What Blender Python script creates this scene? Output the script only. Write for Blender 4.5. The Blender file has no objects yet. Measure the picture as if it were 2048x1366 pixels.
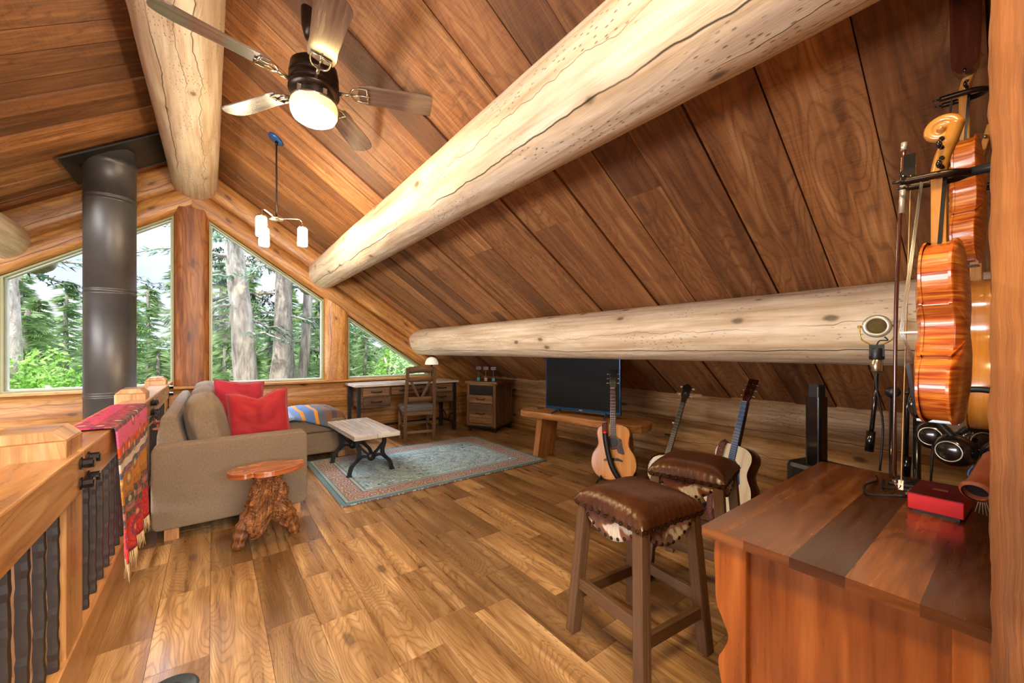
import bpy, bmesh, math, random
from mathutils import Vector, Matrix, noise as mn
PI = math.pi
random.seed(7)
SC = bpy.context.scene
COL = SC.collection
# ------------------------------------------------------------------ camera
YAW = math.radians(37.33)
cam_d = bpy.data.cameras.new('camera')
cam = bpy.data.objects.new('camera', cam_d)
COL.objects.link(cam)
cam.location = (0, 0, 1.25)
cam.rotation_euler = (PI / 2, 0, -YAW)
cam_d.sensor_fit = 'HORIZONTAL'
cam_d.sensor_width = 36.0
cam_d.lens = 785.0 / 2048 * 36
cam_d.shift_y = 18.0 / 2048
cam_d.clip_start = 0.02
cam_d.clip_end = 400
SC.camera = cam
# ------------------------------------------------------------------ exposure
SC.view_settings.view_transform = 'Standard'
SC.view_settings.look = 'None'
SC.view_settings.gamma = 1
SC.view_settings.use_curve_mapping = False
SC.view_settings.exposure = 0.0
# ------------------------------------------------------------------ sky
W = bpy.data.worlds.new('sky')
SC.world = W
W.use_nodes = True
nt = W.node_tree
nt.nodes.clear()
wo = nt.nodes.new('ShaderNodeOutputWorld')
wb = nt.nodes.new('ShaderNodeBackground')
tc = nt.nodes.new('ShaderNodeTexCoord')
sx = nt.nodes.new('ShaderNodeSeparateXYZ')
gr = nt.nodes.new('ShaderNodeValToRGB')
gr.color_ramp.elements[0].position = 0.0
gr.color_ramp.elements[0].color = (0.80, 0.86, 1.0, 1)
gr.color_ramp.elements[1].position = 0.75
gr.color_ramp.elements[1].color = (0.20, 0.40, 0.95, 1)
cn = nt.nodes.new('ShaderNodeTexNoise')
cn.inputs['Scale'].default_value = 3.2
cn.inputs['Detail'].default_value = 6
cm = nt.nodes.new('ShaderNodeMapping')
cm.inputs['Scale'].default_value = (1, 1, 2.2)
cr = nt.nodes.new('ShaderNodeValToRGB')
cr.color_ramp.elements[0].position = 0.42
cr.color_ramp.elements[1].position = 0.66
mx = nt.nodes.new('ShaderNodeMix')
mx.data_type = 'RGBA'
mx.inputs[7].default_value = (0.98, 0.96, 1.0, 1)
L = nt.links.new
L(tc.outputs['Generated'], sx.inputs[0]); L(sx.outputs[2], gr.inputs[0])
L(tc.outputs['Generated'], cm.inputs[0]); L(cm.outputs[0], cn.inputs[0]); L(cn.outputs[0], cr.inputs[0])
L(cr.outputs[0], mx.inputs[0]); L(gr.outputs[0], mx.inputs[6])
L(mx.outputs[2], wb.inputs[0]); L(wb.outputs[0], wo.inputs[0])
wb.inputs[1].default_value = 1.3
# ------------------------------------------------------------------ lights
def light(name, kind, loc, power, col, rot=(0, 0, 0), **kw):
    d = bpy.data.lights.new(name, kind)
    d.energy = power
    d.color = col
    for k, v in kw.items(): setattr(d, k, v)
    o = bpy.data.objects.new(name, d)
    o.location = loc
    o.rotation_euler = rot
    COL.objects.link(o)
    return o
# soft sun on the forest; the area lights are added fills for the room
light('added_overhead_fill', 'AREA', (.0, .0, 2.7), 68, (1, .76, .40), (0, 0, 0), shape='DISK', size=.5)  # added warm fill above the camera, no fixture modelled; brightens the right side
light('sun', 'SUN', (0, -10, 20), 4.6, (1, .95, .85), (math.radians(48), 0, math.radians(-35)), angle=.05)
light('added_rear_fill', 'AREA', (0.4, -4.6, 2.6), 760, (1, .93, .84), (math.radians(78), 0, math.radians(-12)), shape='RECTANGLE', size=3.6, size_y=2.2)  # added large fill behind the camera, lifts the interior
light('added_stairwell_fill', 'AREA', (-3.7, 2.6, 1.3), 620, (.94, .97, 1), (math.radians(86), 0, math.radians(-75)), shape='RECTANGLE', size=3.5, size_y=1.8)  # added fill inside the stairwell, brightens the low side wall
light('added_gable_fill', 'AREA', (-.2, 10.0, 6.6), 4200, (.80, .88, 1), (math.radians(-52), 0, 0), shape='RECTANGLE', size=9, size_y=3)  # added area light outside, out of view above the windows; boosts incoming daylight

# ------------------------------------------------------------------ colour and node helpers
def rgb(h, a=1):
    h = h.lstrip('#')
    c = [int(h[i:i + 2], 16) / 255 for i in (0, 2, 4)]
    return tuple(x / 12.92 if x <= .04045 else ((x + .055) / 1.055) ** 2.4 for x in c) + (a,)
class NT:
    def __init__(s, name):
        s.m = bpy.data.materials.new(name); s.m.use_nodes = True
        s.t = s.m.node_tree; s.t.nodes.clear()
        s.out = s.t.nodes.new('ShaderNodeOutputMaterial')
        s.b = s.t.nodes.new('ShaderNodeBsdfPrincipled')
        s.l(s.b.outputs[0], s.out.inputs[0])
    def l(s, a, b): s.t.links.new(a, b)
    def set(s, sock, v):
        if isinstance(v, bpy.types.NodeSocket): s.l(v, sock)
        else: sock.default_value = v
    def p(s, name, v): s.set(s.b.inputs[name], v)
    def math(s, op, a, b=None, c=None):
        n = s.t.nodes.new('ShaderNodeMath'); n.operation = op
        s.set(n.inputs[0], a)
        if b is not None: s.set(n.inputs[1], b)
        if c is not None: s.set(n.inputs[2], c)
        return n.outputs[0]
    def mix(s, f, a, b, mode='MIX'):
        n = s.t.nodes.new('ShaderNodeMix'); n.data_type = 'RGBA'; n.blend_type = mode
        s.set(n.inputs[0], f); s.set(n.inputs[6], a); s.set(n.inputs[7], b)
        return n.outputs[2]
    def noise(s, vec, scale=1, detail=4, rough=.55, dist=0):
        n = s.t.nodes.new('ShaderNodeTexNoise')
        if vec is not None: s.l(vec, n.inputs['Vector'])
        n.inputs['Scale'].default_value = scale; n.inputs['Detail'].default_value = detail
        n.inputs['Roughness'].default_value = rough; n.inputs['Distortion'].default_value = dist
        return n.outputs[0]
    def voro(s, vec, scale, feature='F1', out='Distance', rnd=1):
        n = s.t.nodes.new('ShaderNodeTexVoronoi'); n.feature = feature; n.voronoi_dimensions = '2D'
        s.l(vec, n.inputs['Vector']); n.inputs['Scale'].default_value = scale
        n.inputs['Randomness'].default_value = rnd
        return n.outputs[out]
    def map(s, vec, sc=(1, 1, 1), loc=(0, 0, 0)):
        n = s.t.nodes.new('ShaderNodeMapping'); s.l(vec, n.inputs[0])
        n.inputs['Scale'].default_value = sc; n.inputs['Location'].default_value = loc
        return n.outputs[0]
    def ramp(s, f, *st, interp='LINEAR'):
        n = s.t.nodes.new('ShaderNodeValToRGB'); r = n.color_ramp; r.interpolation = interp
        s.set(n.inputs[0], f)
        while len(r.elements) < len(st): r.elements.new(.5)
        for e, (p, c) in zip(r.elements, st):
            e.position = p; e.color = c if len(c) == 4 else tuple(c) + (1,)
        return n.outputs[0]
    def mr(s, v, a, b, c=0, d=1, smooth=False):
        n = s.t.nodes.new('ShaderNodeMapRange')
        if smooth: n.interpolation_type = 'SMOOTHSTEP'
        s.set(n.inputs[0], v)
        for i, x in enumerate((a, b, c, d)): n.inputs[i + 1].default_value = x
        return n.outputs[0]
    def uv(s): return s.t.nodes.new('ShaderNodeUVMap').outputs[0]
    def obj(s): return s.t.nodes.new('ShaderNodeTexCoord').outputs['Object']
    def attr(s, nm):
        n = s.t.nodes.new('ShaderNodeAttribute'); n.attribute_name = nm; return n.outputs['Fac']
    def sep(s, v):
        n = s.t.nodes.new('ShaderNodeSeparateXYZ'); s.l(v, n.inputs[0]); return n.outputs
    def comb(s, x, y, z):
        n = s.t.nodes.new('ShaderNodeCombineXYZ')
        for i, v in enumerate((x, y, z)): s.set(n.inputs[i], v)
        return n.outputs[0]
    def bump(s, h, st=.3, d=.01):
        n = s.t.nodes.new('ShaderNodeBump'); s.l(h, n.inputs['Height'])
        n.inputs['Strength'].default_value = st; n.inputs['Distance'].default_value = d
        s.l(n.outputs[0], s.b.inputs['Normal'])
def mono(v): return (v, v, v, 1)
def wood(name, dark, base, light_, rough=.5, ring=.5, rings=26, knots=.5, kn_scale=(1.1, 4.5), coat=0, bump=.35, tone=.35, crack=0, fine=.35, saw=0, blot=.3, us=1, cpos=(.08, .17, .27, .34), specks=0, hue=0, hew=0, con=.23):
    """wood: UV u runs along the grain in metres, v across; face attribute 'tone' varies each board"""
    s = NT(name)
    t = s.attr('tone')
    uu = s.sep(s.uv())
    z = s.math('MULTIPLY', t, 17.3)
    P = s.comb(s.math('MULTIPLY', uu[0], us), s.math('MULTIPLY', uu[1], us), z)
    streak = s.noise(s.map(P, (1.3, 22, 1)), 1, 5, .6)
    finen = s.noise(s.map(P, (6, 170, 1)), 1, 3, .6)
    big = s.noise(s.map(P, (.9, 4.2, 1)), 1, 2, .4)
    rg = s.math('MULTIPLY_ADD', s.math('SINE', s.math('MULTIPLY', big, rings * 2 * PI)), .5, .5)
    rg = s.math('POWER', rg, 5)
    blots = s.noise(s.map(P, (1.1, 3, 1)), 1.3, 3)
    c = s.ramp(streak, (.51 - con, dark), (.51, base), (.51 + con, light_))
    c = s.mix(s.math('MULTIPLY', rg, ring), c, tuple(x * .62 for x in dark[:3]) + (1,))
    c = s.mix(s.mr(blots, .35, .68, 0, blot), c, tuple(x * .8 for x in dark[:3]) + (1,))
    c = s.mix(s.math('MULTIPLY', s.mr(finen, .35, .6), fine), c, mono(.35), 'SOFT_LIGHT')
    h = s.math('ADD', s.math('MULTIPLY', finen, .5), s.math('MULTIPLY', rg, -.35))
    if knots:
        wob = s.noise(s.map(P, (14, 30, 1)), 1, 3)
        kv = s.map(P, (kn_scale[0], kn_scale[1], 1))
        gate = s.mr(s.sep(s.voro(kv, 1, out='Color', rnd=.9))[0], .38, .8, .5, 0)
        kd = s.math('ADD', s.math('ADD', s.voro(kv, 1, rnd=.9), gate), s.math('MULTIPLY', s.math('SUBTRACT', wob, .5), .09))
        kn = s.mr(kd, .04, .11, 1, 0, True)
        c = s.mix(s.math('MULTIPLY', s.mr(kd, .1, .26, 1, 0, True), knots * .45), c, dark)
        c = s.mix(s.math('MULTIPLY', kn, knots), c, tuple(x * .3 for x in dark[:3]) + (1,))
    if saw:
        sw = s.noise(s.map(P, (190, 5, 1)), 1, 2, .5, .6)
        c = s.mix(s.math('MULTIPLY', s.mr(sw, .4, .62), saw), c, tuple(min(1, x * 1.5) for x in light_[:3]) + (1,))
        h = s.math('ADD', h, s.math('MULTIPLY', sw, .6))
    if crack:
        wig = s.noise(s.comb(s.math('MULTIPLY', uu[0], 1.6), 0, z), 1, 4, .6)
        for k, (v0, w, amt) in enumerate(zip(cpos, (.0055, .003, .0035, .0025), (1, .8, .9, .6))):
            vv = s.math('ADD', s.math('SUBTRACT', uu[1], v0), s.math('MULTIPLY', s.math('SUBTRACT', wig, .5), .10 + .05 * k))
            ln = s.mr(s.math('ABSOLUTE', vv), 0, w, 1, 0)
            gate = s.mr(s.noise(s.comb(s.math('MULTIPLY', uu[0], .7), k * 3.7, z), 1, 1), .38, .46)
            ln = s.math('MULTIPLY', s.math('MULTIPLY', ln, gate), amt * crack)
            c = s.mix(ln, c, (.02, .012, .008, 1))
            h = s.math('SUBTRACT', h, s.math('MULTIPLY', ln, 2.5))
    if specks:
        sd = s.voro(s.map(P, (16, 42, 1)), 1); gt = s.mr(s.noise(s.map(P, (2.2, 6, 1)), 1, 2), .5, .62)
        c = s.mix(s.math('MULTIPLY', s.math('MULTIPLY', s.mr(sd, .08, .16, 1, 0), gt), specks), c, tuple(x * .25 for x in dark[:3]) + (1,))
    if hew:
        h = s.math('ADD', h, s.math('MULTIPLY', s.voro(s.map(P, (9, 15, 1)), 1), hew))
    if hue:
        hv = s.math('FRACT', s.math('MULTIPLY', s.math('ADD', t, 3), 7.77))
        c = s.mix(s.math('MULTIPLY', s.mr(hv, .55, .95), hue), c, tuple(x * y for x, y in zip(dark[:3], (1.05, 1.15, 1.6))) + (1,))
    tn = s.math('MULTIPLY_ADD', t, tone, 1)
    c = s.mix(1, c, s.comb(tn, s.math('POWER', tn, 1.12), s.math('POWER', tn, 1.25)), 'MULTIPLY')
    s.p('Base Color', c)
    s.p('Roughness', s.mr(streak, .2, .8, max(.05, rough - .08), rough + .12))
    s.p('Coat Weight', coat); s.p('Coat Roughness', .15)
    if bump: s.bump(h, bump, .004)
    return s.m
def plain(name, col, rough=.5, metal=0, coat=0, var=.08, vs=8, bump=0, bs=200, sheen=0, emit=None, es=0):
    s = NT(name)
    n = s.noise(s.obj(), vs, 4)
    k = s.mr(n, .3, .7, 1 - var, 1 + var)
    c = s.mix(1, col, s.comb(k, k, k), 'MULTIPLY')
    s.p('Base Color', c); s.p('Roughness', rough); s.p('Metallic', metal); s.p('Coat Weight', coat)
    if sheen: s.p('Sheen Weight', sheen); s.p('Sheen Roughness', .4)
    if bump: s.bump(s.noise(s.obj(), bs, 3), bump, .002)
    if emit: s.p('Emission Color', emit); s.p('Emission Strength', es)
    return s.m

M = {}
M['ceil'] = wood('rough_sawn_ceiling', rgb('653a1a'), rgb('9a6234'), rgb('c4905a'), rough=.6, ring=.45, rings=22, hue=.5, fine=.6, knots=.55, kn_scale=(1.3, 4), bump=.5, tone=.42, saw=.06, blot=.45)
M['floor'] = wood('oak_floor', rgb('76522f'), rgb('b28c60'), rgb('dcba8e'), rough=.3, ring=.45, rings=52, knots=.7, kn_scale=(1.5, 3.5), coat=.3, bump=.15, tone=.38, blot=.65, fine=.7, specks=.4)
M['log'] = wood('peeled_log', rgb('b89a78'), rgb('e2ceb2'), rgb('f4e9d8'), rough=.42, ring=.10, rings=10, knots=.9, kn_scale=(2.2, 4.2), bump=.5, tone=.2, crack=1, blot=.28, fine=.3, cpos=(.86, .73, .64, 1.0), specks=.8, hew=1.2)
M['weathered'] = wood('weathered_log_end', rgb('4a463c'), rgb('77715f'), rgb('959080'), rough=.8, ring=.3, rings=14, knots=.5, bump=.5)
M['honey'] = wood('honey_log_wall', rgb('8f5826'), rgb('c68a48'), rgb('e0b06c'), rough=.42, ring=.3, rings=22, knots=.8, kn_scale=(1.8, 4.5), bump=.25, tone=.22, crack=.7, blot=.5, coat=.1, fine=.6, specks=.4)
M['knee'] = wood('side_log_wall', rgb('8a6238'), rgb('c69b68'), rgb('e4c496'), rough=.45, ring=.2, rings=14, knots=.9, kn_scale=(1.8, 4.2), bump=.4, tone=.2, crack=1, blot=.5, specks=.7, fine=.5)
M['post'] = wood('red_fir_post', rgb('6a3418'), rgb('a4642f'), rgb('c88c52'), rough=.45, ring=.45, rings=14, knots=.7, kn_scale=(1.3, 4), bump=.25, tone=.3, crack=.3, blot=.6)
M['timber'] = wood('railing_timber', rgb('94622f'), rgb('bd8850'), rgb('d8ae7c'), rough=.3, ring=.3, rings=26, knots=.4, bump=.2, tone=.15, blot=.2, coat=.15)
M['nearpost'] = wood('rough_sawn_post', rgb('5a3210'), rgb('8a5220'), rgb('a87034'), rough=.85, ring=.1, rings=6, knots=.4, bump=1, tone=.2, hew=1.5, blot=.6, fine=.8)
M['chest'] = wood('cherry_chest', rgb('5e260e'), rgb('a0551f'), rgb('cc8038'), rough=.28, con=.3, ring=.12, rings=8, knots=.1, bump=.08, tone=.3, blot=.45, coat=.5, fine=.3)
M['chesttop'] = wood('walnut_top', rgb('44200e'), rgb('7c4722'), rgb('a86e38'), rough=.22, con=.36, ring=.35, rings=16, knots=.25, bump=.08, tone=.6, blot=.5, coat=.5)
M['stool'] = wood('stool_wood', rgb('402a18'), rgb('74502f'), rgb('987048'), rough=.5, ring=.3, rings=20, knots=.3, bump=.4, tone=.25, blot=.5, fine=.8)
M['reclaim'] = wood('reclaimed_wood', rgb('46301d'), rgb('7d5a3a'), rgb('a88560'), rough=.65, ring=.3, rings=18, knots=.5, bump=.6, tone=.6, blot=.6, fine=.8)
M['sheentop'] = wood('grey_oak_painted_sheen', rgb('aaa298'), rgb('d0c8be'), rgb('e6e0d6'), rough=.25, ring=.25, rings=14, knots=.2, bump=.15, tone=.15, coat=.4)  # plank colour lightened to carry the window reflection
M['benchwood'] = wood('bench_fir', rgb('8a5228'), rgb('bf8850'), rgb('dcae7a'), rough=.45, ring=.3, rings=12, knots=.5, bump=.2, tone=.2, crack=.3)
M['burl'] = wood('burl_wood', rgb('3a1c0a'), rgb('96561f'), rgb('cc8c42'), rough=.45, ring=.6, rings=20, knots=.6, kn_scale=(3, 5), bump=1, tone=.2, blot=.6, coat=.1, us=4, hew=1)
M['slab'] = wood('burl_slab_top', rgb('84401c'), rgb('b4683a'), rgb('d89a68'), rough=.15, ring=.35, rings=16, knots=.3, bump=.08, tone=.1, coat=.6, us=1.5)
M['blade'] = wood('fan_blade', rgb('4a342a'), rgb('6a5044'), rgb('86705f'), rough=.22, ring=.1, rings=10, knots=0, bump=0, tone=0, coat=1, blot=.2)
M['spruce'] = wood('spruce_top', rgb('c27a2a'), rgb('dc9a42'), rgb('e9b05c'), rough=.2, ring=.05, rings=6, knots=0, bump=0, tone=0, coat=.8, blot=.12)
M['palespruce'] = wood('pale_spruce_top', rgb('cdbfa0'), rgb('e6dcc4'), rgb('f2ebda'), rough=.2, ring=.04, rings=6, knots=0, bump=0, tone=0, coat=.8, blot=.08)
M['rosewood'] = wood('rosewood', rgb('1e0b06'), rgb('45190c'), rgb('6b2c14'), rough=.2, ring=.3, rings=12, knots=0, bump=0, tone=0, coat=.8)
M['fiddle'] = wood('flamed_maple', rgb('8a3206'), rgb('c4661a'), rgb('e09a3c'), rough=.2, ring=.2, rings=10, knots=0, bump=.05, tone=0, coat=.9, blot=.3)
def flame():
    s = NT('flamed_maple'); o = s.obj()
    n = s.noise(s.map(o, (9, 9, 150)), 1, 3, .6, .6); b = s.noise(s.map(o, (6, 6, 6)), 1, 2)
    c = s.ramp(n, (.36, rgb('8a3008')), (.5, rgb('c0621c')), (.66, rgb('e0983c')))
    c = s.mix(s.mr(b, .4, .65, 0, .6), c, rgb('8a2a08')); s.p('Base Color', c); s.p('Roughness', .3); s.p('Coat Weight', .4); s.p('Coat Roughness', .1)
    return s.m
M['fiddle'] = flame()
M['neckwood'] = wood('maple_neck', rgb('8a5418'), rgb('b87c34'), rgb('d09a50'), rough=.25, ring=.15, rings=8, knots=0, bump=0, tone=0, coat=.6)
M['honeytop'] = wood('amber_instrument', rgb('b0641c'), rgb('d08838'), rgb('e0a250'), rough=.2, ring=.05, rings=6, knots=0, bump=0, tone=0, coat=.8)
M['iron'] = plain('black_iron', rgb('30261f'), .5, .15, bump=.5, bs=40)
M['black'] = plain('black_paint', rgb('15171b'), .4)
M['blackgloss'] = plain('black_gloss', rgb('0c0d10'), .18, coat=.5)
M['stove'] = plain('stove_pipe_black', rgb('4c4846'), .42, .35, var=.25, vs=3)
M['plate'] = plain('ceiling_plate_black', rgb('1d1a19'), .5)
M['bronze'] = plain('oiled_bronze', rgb('33251e'), .32, .8)
M['chrome'] = plain('nickel', rgb('b8ab98'), .22, .95)
M['brass'] = plain('brass', rgb('d8ac48'), .25, .95)
M['screen'] = plain('television_screen', rgb('0c0d0e'), .55, var=.03)
M['screen'].node_tree.nodes['Principled BSDF'].inputs['Specular IOR Level'].default_value = .2
M['bezel'] = plain('television_bezel', rgb('1d4a78'), .25, .3)
M['red'] = plain('red_metal', rgb('c01818'), .28, .5, var=.04)
M['darkred'] = plain('dark_red_metal', rgb('6a0f18'), .4, .4, var=.05)
M['white'] = plain('warm_white', rgb('e8e2d6'), .5)
M['cream'] = plain('cream_plastic', rgb('e2cfa4'), .4)
M['vinyl'] = plain('window_frame_olive', rgb('8d8a5c'), .45)
M['vinylw'] = plain('window_frame_pale', rgb('b9bcae'), .4)
M['grille'] = plain('mesh_grille', rgb('6e5f3a'), .4, .8, bump=1, bs=700)
M['silver'] = plain('satin_silver', rgb('bdb7ab'), .35, .6)
M['teal'] = plain('teal_paint', rgb('3ea9a6'), .6)
M['pink'] = plain('pinkish_paint', rgb('c99a8a'), .6)
M['blue'] = plain('pale_blue_paint', rgb('5fa6bd'), .6)
M['bluemet'] = plain('blue_enamel', rgb('1c4d80'), .3, .2)
M['terracotta'] = plain('terracotta_wood', rgb('8d4a30'), .45)
M['shadeglass'] = plain('opal_shade', rgb('f3ece0'), .4, emit=rgb('fff2dd'), es=.35)
M['strings'] = plain('steel_strings', rgb('c8c4bc'), .3, .9)
M['tag'] = plain('kraft_card', rgb('b7a3a0'), .8)
M['ink'] = plain('blue_ink', rgb('2a2f78'), .8)
M['vent'] = plain('floor_outlet_grey', rgb('4a5a68'), .35, .6)
M['hide_dark'] = plain('nailhead', rgb('3c2a22'), .3, .85)

def leather():
    s = NT('brown_leather')
    o = s.obj()
    n = s.noise(o, 5, 3); n2 = s.noise(o, 160, 3)
    s.p('Base Color', s.ramp(n, (.3, rgb('2c1408')), (.6, rgb('4c2812')), (.8, rgb('643818'))))
    s.p('Roughness', s.mr(n2, .3, .7, .26, .4)); s.p('Coat Weight', .25); s.p('Coat Roughness', .25)
    s.bump(s.math('ADD', s.math('MULTIPLY', n2, .3), s.noise(s.map(o, (30, 30, 8)), 1, 3, .5, 1.2)), .35, .004)
    return s.m
def cowhide():
    s = NT('cowhide')
    o = s.obj()
    n = s.noise(o, 6.5, 2, .4, .4)
    hair = s.noise(s.map(o, (240, 240, 30)), 1, 2)
    c = s.ramp(n, (.53, rgb('5e2c10')), (.56, rgb('7a401c')), (.585, rgb('d6ccbb')))
    c = s.mix(s.mr(hair, .35, .65, 0, .3), c, rgb('3a1a0a'))
    s.p('Base Color', c); s.p('Roughness', .8); s.p('Sheen Weight', .3)
    s.bump(hair, .5, .003)
    return s.m
def fabric(name, c1, c2, sc=420, sheen=.25, rough=.9):
    s = NT(name)
    o = s.obj()
    n = s.math('MULTIPLY_ADD', s.noise(o, sc, 3, .7), .5, s.math('MULTIPLY', s.noise(s.map(o, (150, 150, 60)), 1, 3, .7), .5)); b = s.noise(o, 2.5, 2)
    c = s.mix(s.mr(n, .28, .72), c1, c2)
    c = s.mix(s.mr(b, .35, .65, 0, .14), c, mono(.02))
    s.p('Base Color', c); s.p('Roughness', rough); s.p('Sheen Weight', sheen)
    s.bump(s.math('ADD', n, s.math('MULTIPLY', s.noise(o, 14, 3), 1.6)), .3, .004)
    return s.m
M['leather'] = leather(); M['cowhide'] = cowhide()
M['sofa'] = fabric('taupe_upholstery', rgb('5c4a3a'), rgb('8a755f'), 420, .05)
M['velvet'] = fabric('red_velvet', rgb('800410'), rgb('b00614'), 300, .15, .8)
M['crimson'] = fabric('crimson_velvet', rgb('8c0820'), rgb('ae0c30'), 300, .15, .8)
M['seatgrey'] = fabric('grey_brown_leather', rgb('4a3f3a'), rgb('5d5049'), 100, .1, .45)
def bands(name, axis, stops, n=60, fleck=.5, scale=1.0, rough=.95, motif=0):
    """woven stripes: UV axis picks the band"""
    s = NT(name)
    uu = s.sep(s.uv())
    v = s.math('MULTIPLY', uu[axis], scale)
    v = s.math('ADD', v, s.math('MULTIPLY', s.math('SUBTRACT', s.noise(s.uv(), 14, 2), .5), .012))
    c = s.ramp(v, *stops, interp='CONSTANT')
    fl = s.noise(s.map(s.uv(), (n, n, 1)), 1, 3, .7)
    c2 = s.ramp(s.noise(s.map(s.uv(), (n * .35, n * .35, 1)), 1, 2), (.3, rgb('28141c')), (.5, rgb('b0a088')), (.7, rgb('b8400e')))
    c = s.mix(s.mr(fl, .5, .68, 0, fleck), c, c2)
    if motif:
        vv = s.map(s.uv(), (7, 5, 1)); vd = s.voro(vv, 1, rnd=.6)
        m1 = s.math('MULTIPLY', s.mr(vd, .16, .19), s.mr(vd, .27, .30, 1, 0))
        c = s.mix(s.math('MULTIPLY', m1, motif), c, rgb('1c3c5c')); c = s.mix(s.math('MULTIPLY', s.mr(vd, .08, .12, 1, 0), motif), c, rgb('d8c8a0'))
        m2 = s.math('MULTIPLY', s.mr(vd, .34, .37), s.mr(vd, .42, .45, 1, 0)); c = s.mix(s.math('MULTIPLY', m2, motif * .7), c, rgb('d85018'))
    s.p('Base Color', c); s.p('Roughness', rough)
    s.bump(fl, .6, .005)
    return s.m
M['throw'] = bands('patterned_wool_throw', 0, [(0, rgb('b7b08e')), (.04, rgb('2d6c74')), (.08, rgb('d7cfae')), (.12, rgb('d84a14')), (.20, rgb('b82a70')), (.27, rgb('90164e')), (.33, rgb('5a3550')), (.37, rgb('d0508a')), (.45, rgb('c8460c')), (.5, rgb('57454a')), (.53, rgb('c9bcb0')), (.57, rgb('55506c')), (.6, rgb('b87808')), (.68, rgb('a06404')), (.72, rgb('4b3c36')), (.76, rgb('a0665a')), (.79, rgb('4a3a3a')), (.83, rgb('b80418')), (.93, rgb('c00418'))], n=70, fleck=.6, motif=.5)
M['fringe'] = plain('cream_fringe', rgb('b59468'), .9)
M['blanket'] = bands('striped_wool_blanket', 0, [(0, rgb('8a9cbc')), (.14, rgb('5f7cae')), (.24, rgb('c08020')), (.29, rgb('4a6a9c')), (.44, rgb('c08020')), (.49, rgb('4c5468')), (.6, rgb('6a4c38')), (.7, rgb('443a40')), (.78, rgb('6a4630')), (.9, rgb('4a3226'))], n=120, fleck=.12)
M['strapband'] = bands('woven_strap', 0, [(0, rgb('5a2a30'))], n=150, fleck=.9)
def rug():
    s = NT('persian_rug')
    uu = s.sep(s.uv())      # 0..1 both
    W_, D_ = 2.2, 1.59
    x = s.math('MULTIPLY', uu[0], W_); y = s.math('MULTIPLY', uu[1], D_)
    ex = s.math('MINIMUM', x, s.math('SUBTRACT', W_, x)); ey = s.math('MINIMUM', y, s.math('SUBTRACT', D_, y))
    e = s.math('MINIMUM', ex, ey)
    P = s.comb(x, y, 0)
    wv = s.noise(P, 17, 3, .65, 2.2); n2 = s.noise(P, 45, 4, .7, .8); wear = s.noise(P, 3.2, 4, .6)
    vor = s.voro(P, 9)
    field = s.ramp(wv, (.38, rgb('123454')), (.43, rgb('4f93ac')), (.47, rgb('bfe0e2')), (.51, rgb('1f5478')), (.54, rgb('a6d0d6')), (.57, rgb('86503e')), (.6, rgb('d4e6e4')))
    field = s.mix(s.mr(wear, .46, .66, 0, .5), field, rgb('a9ccd0'))
    # medallion rings
    dx = s.math('SUBTRACT', x, W_ / 2); dy = s.math('SUBTRACT', y, D_ / 2)
    rr = s.math('SQRT', s.math('ADD', s.math('MULTIPLY', dx, s.math('MULTIPLY', dx, .55)), s.math('MULTIPLY', dy, dy)))
    ring = s.mr(s.math('SINE', s.math('ADD', s.math('MULTIPLY', rr, 60), s.math('MULTIPLY', wv, 12))), .4, .8)
    field = s.mix(s.math('MULTIPLY', ring, .4), field, rgb('1f4a70'))
    bord = s.ramp(s.math('SINE', s.math('ADD', s.math('MULTIPLY', vor, 26), s.math('MULTIPLY', wv, 8))), (.2, rgb('8a4c38')), (.45, rgb('b08872')), (.6, rgb('1f3f58')), (.9, rgb('cdbfae')))
    bord = s.mix(s.mr(n2, .5, .66, 0, .7), bord, rgb('2f5f80'))
    c = s.mix(s.mr(e, .268, .272), bord, field)
    for a, b, cc in ((0, .035, '3f7f92'), (.035, .045, '1b2c3a'), (.045, .07, '7fa6a8'), (.07, .076, '26323e'), (.225, .235, '26323e'), (.235, .258, '8fb4b8'), (.258, .268, '2a3a48')):
        k = s.math('MULTIPLY', s.mr(e, a, a + .001), s.mr(e, b, b + .001, 1, 0))
        c = s.mix(s.math('MULTIPLY', k, .9), c, rgb(cc))
    c = s.mix(s.mr(s.noise(P, 220, 2), .4, .6, 0, .25), c, mono(.06))
    s.p('Base Color', c); s.p('Roughness', .95); s.p('Sheen Weight', .2)
    s.bump(s.noise(P, 260, 2), .5, .004)
    return s.m
M['rug'] = rug()
def bark():
    s = NT('fir_bark')
    o = s.obj()
    n = s.noise(s.map(o, (9, 9, 2.2)), 1, 5, .65, .5)
    s.p('Base Color', s.ramp(n, (.3, rgb('6a625a')), (.5, rgb('a59d92')), (.7, rgb('c9c3b8')))); s.p('Roughness', .95)
    s.bump(n, 1, .05)
    return s.m
def leafm(name, a, b, c):
    s = NT(name)
    n = s.noise(s.obj(), 2.2, 3)
    col = s.ramp(n, (.3, a), (.5, b), (.72, c))
    s.p('Base Color', col); s.p('Roughness', .7)
    tr = s.t.nodes.new('ShaderNodeBsdfTranslucent'); s.l(col, tr.inputs[0])
    ms = s.t.nodes.new('ShaderNodeMixShader'); ms.inputs[0].default_value = .35
    s.l(s.b.outputs[0], ms.inputs[1]); s.l(tr.outputs[0], ms.inputs[2]); s.l(ms.outputs[0], s.out.inputs[0])
    return s.m
M['bark'] = bark()
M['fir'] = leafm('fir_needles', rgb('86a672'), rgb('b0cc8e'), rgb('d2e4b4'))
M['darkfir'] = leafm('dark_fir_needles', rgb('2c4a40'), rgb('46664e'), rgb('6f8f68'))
M['lime'] = leafm('spring_leaves', rgb('5f8f32'), rgb('8fc050'), rgb('bfe080'))
M['ground'] = plain('forest_floor', rgb('6f9048'), .95, var=.3, vs=1)
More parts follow.
